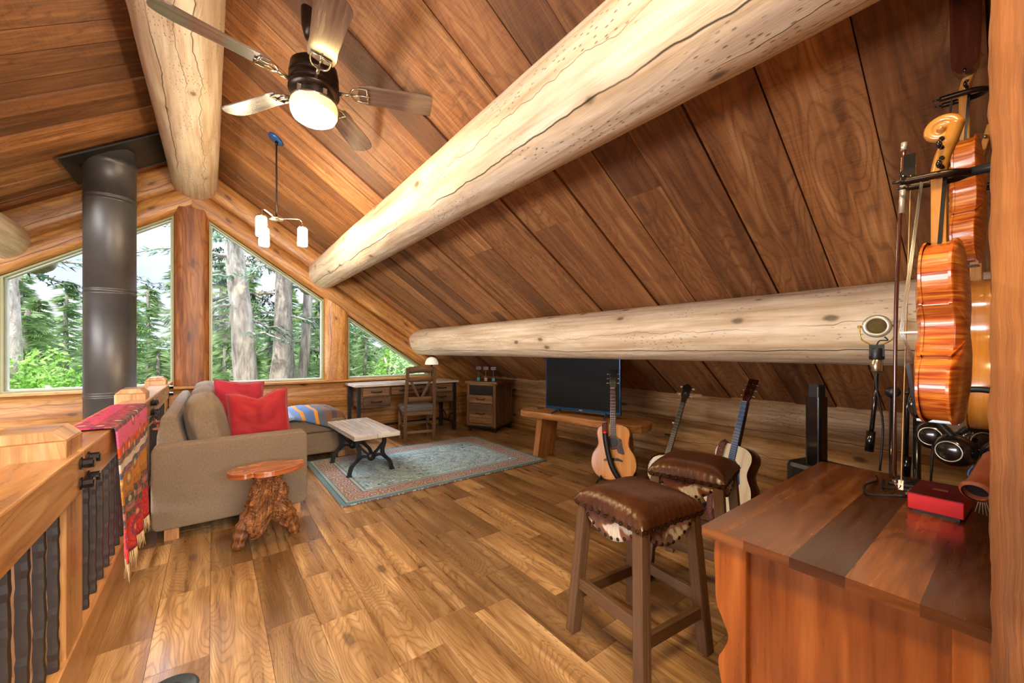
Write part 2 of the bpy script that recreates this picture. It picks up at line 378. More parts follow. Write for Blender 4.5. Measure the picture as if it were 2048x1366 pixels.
def glass():
    s = NT('window_glass')
    t = s.t.nodes.new('ShaderNodeBsdfTransparent'); g = s.t.nodes.new('ShaderNodeBsdfGlossy'); g.inputs['Roughness'].default_value = .02
    f = s.t.nodes.new('ShaderNodeFresnel'); f.inputs[0].default_value = 1.45
    ms = s.t.nodes.new('ShaderNodeMixShader')
    s.l(s.math('MULTIPLY', f.outputs[0], .12), ms.inputs[0]); s.l(t.outputs[0], ms.inputs[1]); s.l(g.outputs[0], ms.inputs[2]); s.l(ms.outputs[0], s.out.inputs[0])
    return s.m
M['glass'] = glass()
def glow(name, col, st, edge=None, est=1):
    s = NT(name)
    s.p('Base Color', rgb('f5e6c0')); s.p('Roughness', .3)
    lw = s.t.nodes.new('ShaderNodeLayerWeight'); lw.inputs[0].default_value = .35
    n = s.noise(s.obj(), 9, 3)
    if edge:
        f = s.mr(s.sep(s.obj())[2], -.185, -.135, 0, 1)
        f = s.mr(s.math('MULTIPLY', f, s.mr(n, .25, .5)), .15, .5, 0, 1)
        s.p('Emission Color', s.mix(f, col, edge)); s.p('Emission Strength', s.math('MULTIPLY_ADD', f, est - st, st))
    else:
        s.p('Emission Color', col); s.p('Emission Strength', st)
    return s.m
M['bowl'] = glow('fan_light_bowl', rgb('ffd890'), 200, rgb('f0b040'), .95)
M['tubeglow'] = glow('lit_glass_shade', rgb('ffe6bc'), 150)

# ------------------------------------------------------------------ mesh builder
def T(x=0, y=0, z=0): return Matrix.Translation((x, y, z))
def R(a, ax='Z'): return Matrix.Rotation(a, 4, ax)
def S_(x, y, z): return Matrix.Diagonal((x, y, z, 1))
I4 = Matrix.Identity(4)
def cr(pts, n=6, closed=False):
    """Catmull-Rom through points"""
    pts = [Vector(p) for p in pts]; out = []; N = len(pts)
    rng = range(N if closed else N - 1)
    for i in rng:
        g = (lambda k: pts[k % N]) if closed else (lambda k: pts[max(0, min(N - 1, k))])
        a, b, c, d = g(i - 1), g(i), g(i + 1), g(i + 2)
        for k in range(n):
            t = k / n
            out.append(.5 * ((2 * b) + (c - a) * t + (2 * a - 5 * b + 4 * c - d) * t * t + (3 * b - a - 3 * c + d) * t ** 3))
    if not closed: out.append(pts[-1])
    return out
class MB:
    def __init__(s): s.v = []; s.f = []; s.uvs = []; s.t = []; s.sm = []
    def face(s, idx, uv, tone=0, smooth=False):
        s.f.append(idx); s.uvs.append(uv); s.t.append(tone); s.sm.append(smooth)
    def box(s, c, d, m=I4, axis=None, tone=0, taper=None):
        """box centre c, size d; grain along axis"""
        cx, cy, cz = c; hx, hy, hz = d[0] / 2, d[1] / 2, d[2] / 2
        if axis is None: axis = max(range(3), key=lambda k: d[k])
        b = len(s.v); P = []
        for sz in (-1, 1):
            for sy in (-1, 1):
                for sx in (-1, 1):
                    k = taper if (taper and sz > 0) else 1
                    P.append(Vector((cx + sx * hx * k, cy + sy * hy * k, cz + sz * hz)))
        s.v += [m @ p for p in P]
        ru, rv = random.random() * 9, random.random() * 9
        for q, n in (((0, 2, 3, 1), 2), ((4, 5, 7, 6), 2), ((0, 1, 5, 4), 1), ((2, 6, 7, 3), 1), ((0, 4, 6, 2), 0), ((1, 3, 7, 5), 0)):
            o = [k for k in range(3) if k != n]
            if axis in o: ua = axis; va = [k for k in o if k != axis][0]
            else: ua, va = o
            s.face([b + i for i in q], [(P[i][ua] + ru, P[i][va] + rv + n * .37) for i in q], tone)
        return s
    def tube(s, pts, rad, seg=12, caps=True, m=I4, tone=0, up=None, prof=None, closed=False, smooth=True):
        """swept round (or prof (a,b) list) section along points; rad number or list"""
        pts = [Vector(p) for p in pts]; N = len(pts)
        if not hasattr(rad, '__len__'): rad = [rad] * N
        b = len(s.v); K = len(prof) if prof else seg
        prev = Vector(up) if up else None; ln = 0; lens = []
        ru, rv = random.random() * 9, random.random() * 9
        for i in range(N):
            if closed: d = pts[(i + 1) % N] - pts[i - 1]
            else: d = pts[min(i + 1, N - 1)] - pts[max(i - 1, 0)]
            d.normalize()
            if prev is None:
                prev = Vector((0, 0, 1)) if abs(d.z) < .9 else Vector((1, 0, 0))
            x = (prev - d * prev.dot(d)); x.normalize(); y = d.cross(x); prev = x
            if i: ln += (pts[i] - pts[i - 1]).length
            lens.append(ln)
            for k in range(K):
                if prof: a, c = prof[k]; p = pts[i] + x * a * rad[i] + y * c * rad[i]
                else:
                    an = 2 * PI * k / K; p = pts[i] + (x * math.cos(an) + y * math.sin(an)) * rad[i]
                s.v.append(m @ p)
        per = 2 * PI * (sum(rad) / N)
        for i in range(N if closed else N - 1):
            j = (i + 1) % N; l2 = lens[j] if j else lens[-1] + .1
            for k in range(K):
                k2 = (k + 1) % K
                s.face([b + i * K + k, b + i * K + k2, b + j * K + k2, b + j * K + k],
                       [(lens[i] + ru, per * k / K + rv), (lens[i] + ru, per * (k + 1) / K + rv), (l2 + ru, per * (k + 1) / K + rv), (l2 + ru, per * k / K + rv)], tone, smooth)
        if caps and not closed:
            for base, rev in ((b, True), (b + (N - 1) * K, False)):
                idx = [base + k for k in range(K)]
                if rev: idx.reverse()
                s.face(idx, [(math.cos(2 * PI * k / K) * per / 6.3 + ru, math.sin(2 * PI * k / K) * per / 6.3 + rv) for k in range(K)], tone)
        return s
    def lathe(s, prof, seg=24, m=I4, tone=0, smooth=True, caps=False):
        """prof list of (r,z)"""
        b = len(s.v); N = len(prof)
        for r, z in prof:
            for k in range(seg):
                a = 2 * PI * k / seg; s.v.append(m @ Vector((r * math.cos(a), r * math.sin(a), z)))
        for i in range(N - 1):
            for k in range(seg):
                k2 = (k + 1) % seg
                s.face([b + i * seg + k, b + i * seg + k2, b + (i + 1) * seg + k2, b + (i + 1) * seg + k],
                       [(prof[i][1], k * .03), (prof[i][1], k * .03 + .03), (prof[i + 1][1] + .001, k * .03 + .03), (prof[i + 1][1] + .001, k * .03)], tone, smooth)
        if caps:
            s.face([b + k for k in range(seg)][::-1], [(s.v[b + k].x, s.v[b + k].y) for k in range(seg)][::-1], tone)
            s.face([b + (N - 1) * seg + k for k in range(seg)], [(s.v[b + (N - 1) * seg + k].x, s.v[b + (N - 1) * seg + k].y) for k in range(seg)], tone)
        return s
    def prism(s, poly, z0, z1, m=I4, tone=0, smooth=False, grain=0):
        """2-D polygon in local XY extruded z0..z1"""
        N = len(poly); b = len(s.v)
        for z in (z0, z1):
            for p in poly: s.v.append(m @ Vector((p[0], p[1], z)))
        ru, rv = random.random() * 9, random.random() * 9
        uvf = (lambda p: (p[0] + ru, p[1] + rv)) if grain == 0 else (lambda p: (p[1] + ru, p[0] + rv))
        s.face([b + i for i in range(N)][::-1], [uvf(p) for p in poly][::-1], tone)
        s.face([b + N + i for i in range(N)], [uvf(p) for p in poly], tone)
        ln = 0
        for i in range(N):
            j = (i + 1) % N; l2 = ln + math.hypot(poly[j][0] - poly[i][0], poly[j][1] - poly[i][1])
            s.face([b + i, b + j, b + N + j, b + N + i], [(ln + ru, z0 + rv), (l2 + ru, z0 + rv), (l2 + ru, z1 + rv), (ln + ru, z1 + rv)], tone, smooth)
            ln = l2
        return s
    def grid(s, fn, nu, nv, m=I4, tone=0, smooth=True, closeu=False, uvs=(1, 1), flip=False):
        b = len(s.v)
        for i in range(nu + 1):
            for j in range(nv + 1): s.v.append(m @ Vector(fn(i / nu, j / nv)))
        for i in range(nu):
            for j in range(nv):
                q = [(i, j), (i + 1, j), (i + 1, j + 1), (i, j + 1)]
                if flip: q.reverse()
                s.face([b + a * (nv + 1) + c for a, c in q], [(a / nu * uvs[0], c / nv * uvs[1]) for a, c in q], tone, smooth)
        return s
    def ball(s, c, r, seg=12, m=I4, tone=0):
        if not hasattr(r, '__len__'): r = (r, r, r)
        n = seg // 2
        return s.lathe([(max(1e-4, math.sin(PI * i / n)), -math.cos(PI * i / n)) for i in range(n + 1)], seg, m @ T(*c) @ S_(*r), tone)
    def build(s, name, mat, parent=None, loc=None, bevel=0, sub=0, solid=0, weld=False):
        me = bpy.data.meshes.new(name)
        me.from_pydata([tuple(v) for v in s.v], [], s.f)
        ul = me.uv_layers.new(name='UVMap')
        flat = [c for f in s.uvs for uv in f for c in uv]
        ul.data.foreach_set('uv', flat)
        at = me.attributes.new('tone', 'FLOAT', 'FACE')
        at.data.foreach_set('value', s.t)
        me.polygons.foreach_set('use_smooth', s.sm)
        me.materials.append(M[mat] if isinstance(mat, str) else mat)
        me.update()
        if weld:
            bm = bmesh.new(); bm.from_mesh(me); bmesh.ops.remove_doubles(bm, verts=bm.verts, dist=1e-5); bm.to_mesh(me); bm.free()
        o = bpy.data.objects.new(name, me)
        COL.objects.link(o)
        if parent: o.parent = parent
        if loc: o.location = loc
        if solid:
            md = o.modifiers.new('s', 'SOLIDIFY'); md.thickness = solid; md.offset = 0
        if bevel:
            md = o.modifiers.new('b', 'BEVEL'); md.width = bevel; md.segments = 2; md.limit_method = 'ANGLE'; md.angle_limit = .6
            md.harden_normals = False
        if sub:
            md = o.modifiers.new('u', 'SUBSURF'); md.levels = sub; md.render_levels = sub
        return o
def tag(o, label=None, cat=None, group=None, kind=None):
    if label: o['label'] = label
    if cat: o['category'] = cat
    if group: o['group'] = group
    if kind: o['kind'] = kind
    return o
def empty(name, loc=(0, 0, 0), rz=0, label=None, cat=None, group=None, kind=None, rot=None):
    o = bpy.data.objects.new(name, None); COL.objects.link(o)
    o.empty_display_size = .1
    o.location = loc; o.rotation_euler = rot if rot else (0, 0, rz)
    return tag(o, label, cat, group, kind)
def struct(o, label=None): o['kind'] = 'structure'; return tag(o, label)
def copy_tree(o, parent=None):
    c = o.copy(); COL.objects.link(c)
    if parent: c.parent = parent
    for ch in [x for x in bpy.data.objects if x.parent == o]: copy_tree(ch, c)
    return c
def rect_r(w, h, r, n=4):
    out = []
    for cx, cy, a0 in ((w / 2 - r, h / 2 - r, 0), (-w / 2 + r, h / 2 - r, PI / 2), (-w / 2 + r, -h / 2 + r, PI), (w / 2 - r, -h / 2 + r, 1.5 * PI)):
        for k in range(n + 1):
            a = a0 + PI / 2 * k / n; out.append((cx + r * math.cos(a), cy + r * math.sin(a)))
    return out
XZ = R(PI / 2, 'X')   # local xy -> xz, extrude towards -y
# ================================================================== STRUCTURE
RX, RZ, RS = -.2, 3.57, .66            # ridge x, ridge z, slope
GY = 6.1                                # inner face of the gable wall
KX = 4.0                                # inner face of the low side wall
def roofz(x): return RZ - RS * abs(x - RX)
sl = math.hypot(1, RS)
# ---- floor boards
mb = MB(); rnd = random.Random(3)
x = -.41
while x < 4.15:
    y = -3 - rnd.random()
    while y < 6.15:
        ln = rnd.choice((.3, .45, .6, .75, .9, 1.2, 1.5))
        y2 = min(y + ln, 6.15)
        mb.box((x + .1, (y + y2) / 2, -.01 + rnd.uniform(-.0004, .0004)), (.1985, y2 - y - .0015, .02), axis=1, tone=rnd.uniform(-1, 1))
        y = y2
    x += .2
mb.box((1.87, 1.57, -.13), (4.56, 9.2, .2), tone=-1)
struct(mb.build('floor', 'floor'), 'wide oak plank floor of the loft')
mb = MB()
for i in range(14): mb.box((-4.3 + i * .3, 1.6, -2.85), (.298, 12, .05), axis=1, tone=rnd.uniform(-1, 1))
struct(mb.build('floor_lower', 'floor'), 'plank floor of the storey below the stairwell')
# ---- ceiling boards, both slopes
mb = MB(); rnd = random.Random(11)
for side in (1, -1):
    an = math.atan(RS)
    M0 = T(RX, 0, RZ) @ R(an if side > 0 else PI - an, 'Y')     # local x runs down the slope
    L_ = 5.2 if side > 0 else 5.4
    y = -3.2
    while y < 6.75:
        w = rnd.choice((.14, .19, .22, .28)) if y > 2.6 else rnd.choice((.24, .28, .285, .29))
        drop = rnd.choice((0, 0, .008, .014)); xx = -.02
        while xx < L_:
            ll = rnd.choice((1.8, 2.6, 3.4, 5.3)); x2 = min(xx + ll, L_)
            zc = (.02 - drop) if side > 0 else -(.02 - drop)
            mb.box(((xx + x2) / 2, y + w / 2, zc), (x2 - xx - .001, w - .007, .03), M0, axis=0, tone=rnd.uniform(-1, .75))
            xx = x2
        y += w
    mb.box((2.6, 1.85, .06 if side > 0 else -.06), (5.4, 10.1, .04), M0, tone=-1)
struct(mb.build('ceiling', 'ceil'), 'sloping rough-sawn board ceiling')
# ---- logs
def log(name, p0, p1, r0, r1, mat, label, seed, seg=56, n=90, lump=.02, end=True):
    rn = random.Random(seed)
    p0, p1 = Vector(p0), Vector(p1)
    d = (p1 - p0).normalized(); x = Vector((0, 0, 1)); x = (x - d * x.dot(d)).normalized(); y = d.cross(x)
    Lg = (p1 - p0).length; b = MB()
    for i in range(n + 1):
        t = i / n; r = r0 + (r1 - r0) * t; c = p0 + d * Lg * t
        for k in range(seg):
            a = 2 * PI * k / seg
            q = Vector((math.cos(a) * 1.1, math.sin(a) * 1.1, Lg * t * .55 + seed * 3.1))
            rr = r * (1 + lump * 2 * mn.noise(q))
            cell = mn.noise(Vector((math.cos(a) * 4, math.sin(a) * 4, Lg * t * 4.2 + seed)))
            rr -= .006 * max(0, cell)
            b.v.append(c + (x * math.cos(a) + y * math.sin(a)) * rr)
    per = 2 * PI * r0
    for i in range(n):
        for k in range(seg):
            k2 = (k + 1) % seg
            b.face([i * seg + k, (i + 1) * seg + k, (i + 1) * seg + k2, i * seg + k2],
                   [(Lg * i / n + seed, per * k / seg), (Lg * (i + 1) / n + seed, per * k / seg), (Lg * (i + 1) / n + seed, per * (k + 1) / seg), (Lg * i / n + seed, per * (k + 1) / seg)], 0, True)
    for base, rev in ((0, False), (n * seg, True)):
        idx = [base + k for k in range(seg)]
        if rev: idx.reverse()
        b.face(idx, [(.3 * math.cos(k * .2), .3 * math.sin(k * .2)) for k in range(seg)])
    return struct(b.build(name, mat), label)
log('ridge_beam', (-.168, -2.6, 3.295), (-.168, 6.275, 3.295), .235, .225, 'log', 'huge pale ridge log under the roof peak', 1)
log('purlin_beam', (1.27, -2.6, 2.35), (1.27, 6.275, 2.35), .222, .208, 'log', 'pale peeled log running up beside the ceiling fan', 4)
for k_, (x_, z_, r_) in enumerate(((1.27, 2.35, .206), (-1.67, 2.35, .206), (2.76, 1.387, .208), (-.168, 3.295, .222))): log('log_end_beam', (x_, 6.28, z_), (x_, 7.1, z_), r_, r_ * .97, 'weathered', 'weathered grey log end jutting out under the eaves', 20 + k_, n=12)
log('purlin_beam', (-1.67, -2.6, 2.35), (-1.67, 6.275, 2.35), .22, .208, 'log', 'pale peeled log beyond the black stove pipe', 7)
log('purlin_beam', (2.76, -2.6, 1.387), (2.76, 6.275, 1.387), .215, .21, 'log', 'low pale log above the television and guitars', 9)
# ---- gable wall, built up from logs
def course(b, x0, x1, z0, z1, y=GY, tone=0, bul=.05, flip=1, m=I4):
    """one horizontal half-log course, face bulging towards -y"""
    n = max(2, int((x1 - x0) / .12)); prof = []
    for k in range(11):
        t = k / 10; prof.append((z0 + (z1 - z0) * t, y + .06 - (bul + .01) * max(0, math.sin(PI * t)) ** .45))
    s0 = tone * 7
    b.grid(lambda u, v: (x0 + (x1 - x0) * u, prof[round(v * 10)][1] + .006 * mn.noise(Vector((u * (x1 - x0) * 2, v * 3, s0 * 5))), prof[round(v * 10)][0]), n, 10, m, tone, True, uvs=(x1 - x0, z1 - z0), flip=False)
    b.box(((x0 + x1) / 2, y + .13, (z0 + z1) / 2), (x1 - x0, .14, z1 - z0), m, axis=0, tone=tone)
mb = MB()
for z0, z1, t in ((.42, .80, .2), (.06, .42, -.3), (-.32, .06, .1), (-.7, -.32, .3), (-1.1, -.7, -.1), (-1.5, -1.1, .2), (-1.9, -1.5, -.2), (-2.3, -1.9, .2), (-2.8, -2.3, 0)):
    course(mb, -4.4, KX + .3, z0, z1, tone=t)
# solid corners left of the small left window and right of the small right window
struct(mb.build('wall_far', 'honey'), 'honey log wall under the gable windows')
# rake logs following the roof
mb = MB()
def rake(b, side, ztop, zbot, x_in, x_out, tone, bul):
    """log parallel to the roof; ztop/zbot measured at the ridge line"""
    n = 40
    def fn(u, v):
        dx = x_in + (x_out - x_in) * u
        z = (zbot + (ztop - zbot) * v) - RS * dx
        return (RX + side * dx, GY + .05 - (bul) * max(0, math.sin(PI * v)) ** .28 + .006 * mn.noise(Vector((u * 8, v * 3, tone * 9))), z)
    b.grid(fn, n, 10, I4, tone, True, uvs=((x_out - x_in) * sl, (ztop - zbot) / sl), flip=(side < 0))
    # body behind
    P = [(x_in, 0), (x_out, 0)]
    ax, bx = RX + side * x_in, RX + side * x_out
    poly = [(ax, zbot - RS * x_in), (bx, zbot - RS * x_out), (bx, ztop - RS * x_out), (ax, ztop - RS * x_in)]
    b.prism(poly, -GY - .22, -GY - .05, XZ, tone)
for side in (1, -1):
    rake(mb, side, 3.60, 3.26, 0, 4.45, .25 * side, .05)
    rake(mb, side, 3.26, 2.965, 0, 3.7, -.2 * side + .1, .075)
    # infill below the small windows' outer corners
struct(mb.build('wall_gable', 'honey'), 'sloping honey logs following the gable')
# posts between the windows
def gpost(x0, x1, ztl, ztr, mat, tone, label, z0=.80):
    b = MB(); n = 10
    def fn(u, v):
        xx = x0 + (x1 - x0) * u; zt = ztl + (ztr - ztl) * u
        return (xx, GY + .03 - .06 * max(0, math.sin(PI * u)) ** .3, z0 + (zt - z0) * v)
    b.grid(fn, n, 24, I4, tone, True, flip=False)
    for k, f in enumerate(b.uvs[:]):
        b.uvs[k] = [(q[1] * 2.1 + 3 * tone, q[0] * (x1 - x0)) for q in f]
    b.prism([(x0, z0), (x1, z0), (x1, ztr), (x0, ztl)], -GY - .2, -GY - .03, XZ, tone, grain=1)
    struct(b.build('trim_' + str(label[0]), mat), label[1])
gpost(-.366, -.034, 2.96, 2.96, 'post', 0, (1, 'reddish fir post under the ridge log'))
gpost(1.27, 1.60, 2.02, 1.80, 'honey', .5, (2, 'honey post between the two right-hand windows'))
gpost(-2.0, -1.67, 1.80, 2.02, 'honey', .1, (3, 'honey post beyond the stove pipe windows'))
# sill board
mb = MB()
mb.box((-.2, GY - .03, .812), (6.4, .10, .028), axis=0, tone=.3)
struct(mb.build('trim_4', 'honey'), 'window ledge along the gable')
# windows
def head(x): return 2.955 - .668 * abs(x - RX)
def window(n, x0, x1, label, mf):
    e = struct(empty('window_%d' % n, (0, 0, 0)), label)
    z0 = .826
    poly = [(x0, z0), (x1, z0), (x1, head(x1)), (x0, head(x0))] if min(head(x0), head(x1)) > z0 + .03 else \
        ([(x0, z0), (x1, z0), (x0, head(x0))] if head(x0) > head(x1) else [(x0, z0), (x1, z0), (x1, head(x1))])
    c = Vector((sum(p[0] for p in poly) / len(poly), sum(p[1] for p in poly) / len(poly)))
    N = len(poly)
    def inset(d):
        out = []
        for i in range(N):
            a, b_, c_ = Vector(poly[i - 1]), Vector(poly[i]), Vector(poly[(i + 1) % N])
            e1 = (b_ - a).normalized(); e2 = (c_ - b_).normalized()
            n1 = Vector((-e1.y, e1.x)); n2 = Vector((-e2.y, e2.x))
            k = 1 + n1.dot(n2); out.append(b_ + (n1 + n2) * d / k)
        return out
    for nm, a, b2, y0, y1, mt in (('frame', 0, .018, GY + .015, GY + .15, mf), ('sash', .018, .032, GY + .06, GY + .12, 'vinylw')):
        A, B = inset(a), inset(b2); f = MB()
        for i in range(N):
            j = (i + 1) % N
            q = [A[i], A[j], B[j], B[i]]; bb = len(f.v)
            for y in (y0, y1):
                for p in q: f.v.append(Vector((p.x, y, p.y)))
            for fc in ((0, 1, 2, 3), (7, 6, 5, 4), (0, 4, 5, 1), (1, 5, 6, 2), (2, 6, 7, 3), (3, 7, 4, 0)): f.face([bb + k for k in fc], [(0, 0)] * 4)
        f.build(nm, mt, e)
    g = MB(); P = inset(.03)
    g.v = [Vector((p.x, GY + .09, p.y)) for p in P]; g.face(list(range(N)), [(0, 0)] * N)
    g.build('pane', 'glass', e)
window(1, -1.66, -.366, 'tall sloped window behind the stove pipe', 'vinyl')
window(2, -.034, 1.27, 'tall sloped window right of the red post', 'vinyl')
window(3, 1.60, 2.985, 'small triangular window above the desk', 'vinyl')
window(4, -3.385, -2.0, 'small triangular window at the far low side', 'vinyl')
# infill triangles in the low corners
mb = MB()
for x0, x1 in ((2.95, 4.3), (-4.4, -3.35)):
    xs = (x0, x1) if x0 > 0 else (x1, x0)
    mb.prism([(xs[0], .80), (xs[1], .80), (xs[0], head(xs[0]) + .3)] if x0 > 0 else [(xs[1], .80), (xs[0], .80), (xs[0], head(xs[0]) + .3)], -GY - .2, -GY - .02, XZ, .1)
struct(mb.build('wall_corner', 'honey'), 'low gable corner')
# ---- low side wall: log courses along Y
mb = MB(); Mk = T(KX, 6.2, 0) @ R(-PI / 2) @ T(0, -GY, 0)
for z0, z1, t in ((.43, .84, .15), (.02, .43, -.1), (-.1, .02, 0)):
    course(mb, 0, 9.3, z0, z1, tone=t, m=Mk, bul=.07)
struct(mb.build('wall_side', 'knee'), 'low log wall under the eave')
mb = MB(); Ml = T(-4.4, -3.1, 0) @ R(PI / 2) @ T(0, -GY, 0)
for i in range(9): course(mb, 0, 9.3, .82 - .4 * (i + 1), .82 - .4 * i, tone=.1 * (-1) ** i, m=Ml)
struct(mb.build('wall_stairwell', 'honey'), 'log wall across the stairwell')
# wall behind the instruments and its rough post
mb = MB()
for i in range(12): mb.box((2.6, -.09, .1 + i * .2), (3.0, .06, .197), axis=0, tone=rnd.uniform(-.6, .6))
w = struct(mb.build('wall_near', 'honey'), 'board wall behind the hanging violins')
mb = MB(); b_ = 60
def pst(u, v):
    per = [(.925, -.17), (1.085, -.17), (1.085, .033), (.925, .033), (.925, -.17)]
    k = u * 4; i = min(3, int(k)); f = k - i
    x = per[i][0] + (per[i + 1][0] - per[i][0]) * f; y = per[i][1] + (per[i + 1][1] - per[i][1]) * f
    q = Vector((x * 20, y * 20, v * 40)); d = .0035 * mn.noise(q) + .002 * mn.noise(q * 3.1)
    return (x + d, y + d, v * 2.72)
mb.grid(pst, 64, 200, I4, 0, True)
for k, f in enumerate(mb.uvs[:]): mb.uvs[k] = [(q[1] * 2.7, q[0] * .73) for q in f]
struct(mb.build('trim_5', 'nearpost'), 'rough-sawn timber post at the end of the instrument wall')

# ================================================================== OUTSIDE
def foliage_conifer(seed, h=9, r=2.0, nb=70, dens=14, lo=.12, droop=.35, sp=.32):
    rn = random.Random(seed); b = MB()
    for i in range(nb):
        t = lo + (1 - lo) * (i / nb) ** .9; z = h * t
        R_ = r * (1 - t) ** .8 * rn.uniform(.7, 1.15) + .12
        a = rn.uniform(0, 2 * PI); d = Vector((math.cos(a), math.sin(a), 0)); side = Vector((-d.y, d.x, 0))
        for j in range(dens):
            f = (j + rn.random()) / dens
            p = d * R_ * f + Vector((0, 0, z - droop * R_ * f * f + rn.uniform(-.06, .06)))
            for sg in (-1, 1):
                l_ = sp * rn.uniform(.6, 1.3) * (1.15 - f * .6)
                tip = p + side * sg * l_ + d * l_ * .7 + Vector((0, 0, -l_ * rn.uniform(.1, .7)))
                w_ = d * l_ * .16 + Vector((0, 0, l_ * .12))
                k = len(b.v); b.v += [p - w_, p + w_ + Vector((0, 0, -.02)), tip]
                b.face([k, k + 1, k + 2], [(0, 0)] * 3)
    return b
def trunk(h, r, lean=(0, 0), seed=0, n=14, seg=12, z0=0):
    rn = random.Random(seed); pts = []; rad = []
    for i in range(n + 1):
        t = i / n; pts.append((lean[0] * t + .04 * rn.uniform(-1, 1), lean[1] * t + .04 * rn.uniform(-1, 1), z0 + h * t)); rad.append(r * (1 - .55 * t) * rn.uniform(.96, 1.04))
    return pts, rad
def leafcloud(seed, c, r, n, s=.16):
    rn = random.Random(seed); b = MB()
    for i in range(n):
        while True:
            p = Vector([rn.uniform(-1, 1) for _ in range(3)])
            if .35 < p.length < 1: break
        p = Vector((p.x * r[0], p.y * r[1], p.z * r[2])) * (.8 + .4 * mn.noise(p * 2.3 + Vector((seed, 0, 0)))) + Vector(c)
        u = Vector([rn.uniform(-1, 1) for _ in range(3)]).normalized(); v = u.orthogonal().normalized()
        l_ = s * rn.uniform(.5, 1.3); k = len(b.v)
        b.v += [p - u * l_, p + v * l_ * .45, p + u * l_, p - v * l_ * .45]; b.face([k, k + 1, k + 2, k + 3], [(0, 0)] * 4)
    return b
GZ = -3.2
def hz(x, y):
    return GZ + max(0, y - 9) * .05 + .5 * mn.noise(Vector((x * .08, y * .08, 1)))
mb = MB()
mb.grid(lambda u, v: (-60 + 120 * u, 6.6 + 90 * v * v, hz(-60 + 120 * u, 6.6 + 90 * v * v)), 50, 50, I4)
struct(mb.build('ground_outside', 'ground'), 'green forest floor outside the gable')
# big near firs: thick trunk, sparse limbs
def limb_spray(b, p0, d, ln, rn, leaf=.2, n=16):
    """drooping side branch with needle sprays, returns branch path"""
    pts = []
    side = Vector((-d.y, d.x, 0)).normalized()
    for i in range(7):
        t = i / 6; pts.append(p0 + d * ln * t + Vector((0, 0, -.28 * ln * t * t + .05 * rn.uniform(-1, 1))) + side * .12 * rn.uniform(-1, 1) * t)
    for i in range(n):
        t = .2 + .8 * (i + rn.random()) / n; k = min(5, int(t * 6)); p = pts[k].lerp(pts[k + 1], t * 6 - k)
        for _ in range(10):
            q = p + Vector((rn.uniform(-1, 1), rn.uniform(-1, 1), rn.uniform(-.5, .3))) * .16 * (1.3 - t * .5)
            l_ = leaf * rn.uniform(.4, 1); u = (d * .6 + side * rn.uniform(-1, 1) + Vector((0, 0, rn.uniform(-.8, .2)))).normalized()
            w_ = u.cross(Vector((0, 0, 1))).normalized() * l_ * .18; kk = len(b.v)
            b.v += [q - w_, q + w_, q + u * l_]; b.face([kk, kk + 1, kk + 2], [(0, 0)] * 3)
    return pts
def near_fir(x, y, r, lean, seed, label, limbs=14, zlo=1.5, zhi=6.5, h=12, side=None):
    rn = random.Random(seed); g = hz(x, y)
    e = empty('fir_tree', (x, y, g), 0, label, 'tree', 'tall fir trees just outside the gable windows')
    t = MB(); pts, rad = trunk(h, r, lean, seed); t.tube(pts, rad, 16)
    lf = MB(); br = MB()
    for i in range(limbs):
        z = zlo - g + (zhi - zlo) * (i + rn.random()) / limbs; f = z / h
        c = Vector((lean[0] * f, lean[1] * f, z)); a = rn.uniform(0, 2 * PI) if side is None else rn.uniform(side[0], side[1])
        d = Vector((math.cos(a), math.sin(a), rn.uniform(-.1, .15))); ln = rn.uniform(1.0, 2.4)
        pp = limb_spray(lf, c, d, ln, rn, .17, 15); br.tube(pp, [.035, .03, .025, .02, .014, .01, .006], 6)
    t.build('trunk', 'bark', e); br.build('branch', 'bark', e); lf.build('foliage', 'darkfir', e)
near_fir(.80, 10.5, .27, (-.75, 0), 1, 'thick leaning fir trunk nearest the red post', 18, 1.6, 6.5)
near_fir(1.02, 10.8, .25, (.75, 0), 2, 'thick straight fir trunk in the middle of the right-hand group', 14, 1.8, 6)
near_fir(1.88, 12.2, .16, (-.6, 0), 3, 'slender leaning fir trunk half behind the thick straight one', 8, 2, 6)
near_fir(1.65, 11.5, .15, (.7, 0), 4, 'thinnest fir trunk, nearest the honey post', 12, 1.2, 4.5)
near_fir(-2.75, 11.0, .17, (-.3, 0), 5, 'fir trunk at the outer edge of the stove pipe window', 12, 2.2, 4.5)
near_fir(.55, 15.5, .18, (0, 0), 6, 'fir hidden mostly behind the red post, its limbs showing on both sides', 30, 1.9, 9, side=(PI * .6, PI * 1.4), h=15)
# forest behind
cv = [foliage_conifer(21, 9, 2.1, 80), foliage_conifer(22, 9, 1.7, 80, droop=.5), foliage_conifer(23, 9, 2.5, 80, droop=.2)]
protos = []
for i, b in enumerate(cv):
    e = empty('conifer_tree', (0, 0, 0), 0, 'x', 'tree', 'conifers of the forest behind')
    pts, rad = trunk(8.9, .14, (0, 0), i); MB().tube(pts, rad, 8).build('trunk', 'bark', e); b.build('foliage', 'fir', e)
    protos.append(e)
rn = random.Random(5)
spots = []
for i in range(54):
    row = i // 14; Y = 15 + row * 6 + rn.uniform(-1.5, 1.5)
    X = (-1 + 2 * ((i % 14) + rn.uniform(.1, .9)) / 14) * Y * .42 + Y * .03
    spots.append((X, Y, rn.uniform(.46, .6) + row * .15, i))
for j, (X, Y, s, i) in enumerate(spots):
    o = protos[j] if j < 3 else copy_tree(protos[i % 3])
    o.location = (X, Y, hz(X, Y) - .2); o.scale = (s * 1.25, s * 1.25, s); o.rotation_euler.z = rn.uniform(0, 6)
    o['label'] = 'green conifer in the forest beyond the gable windows'
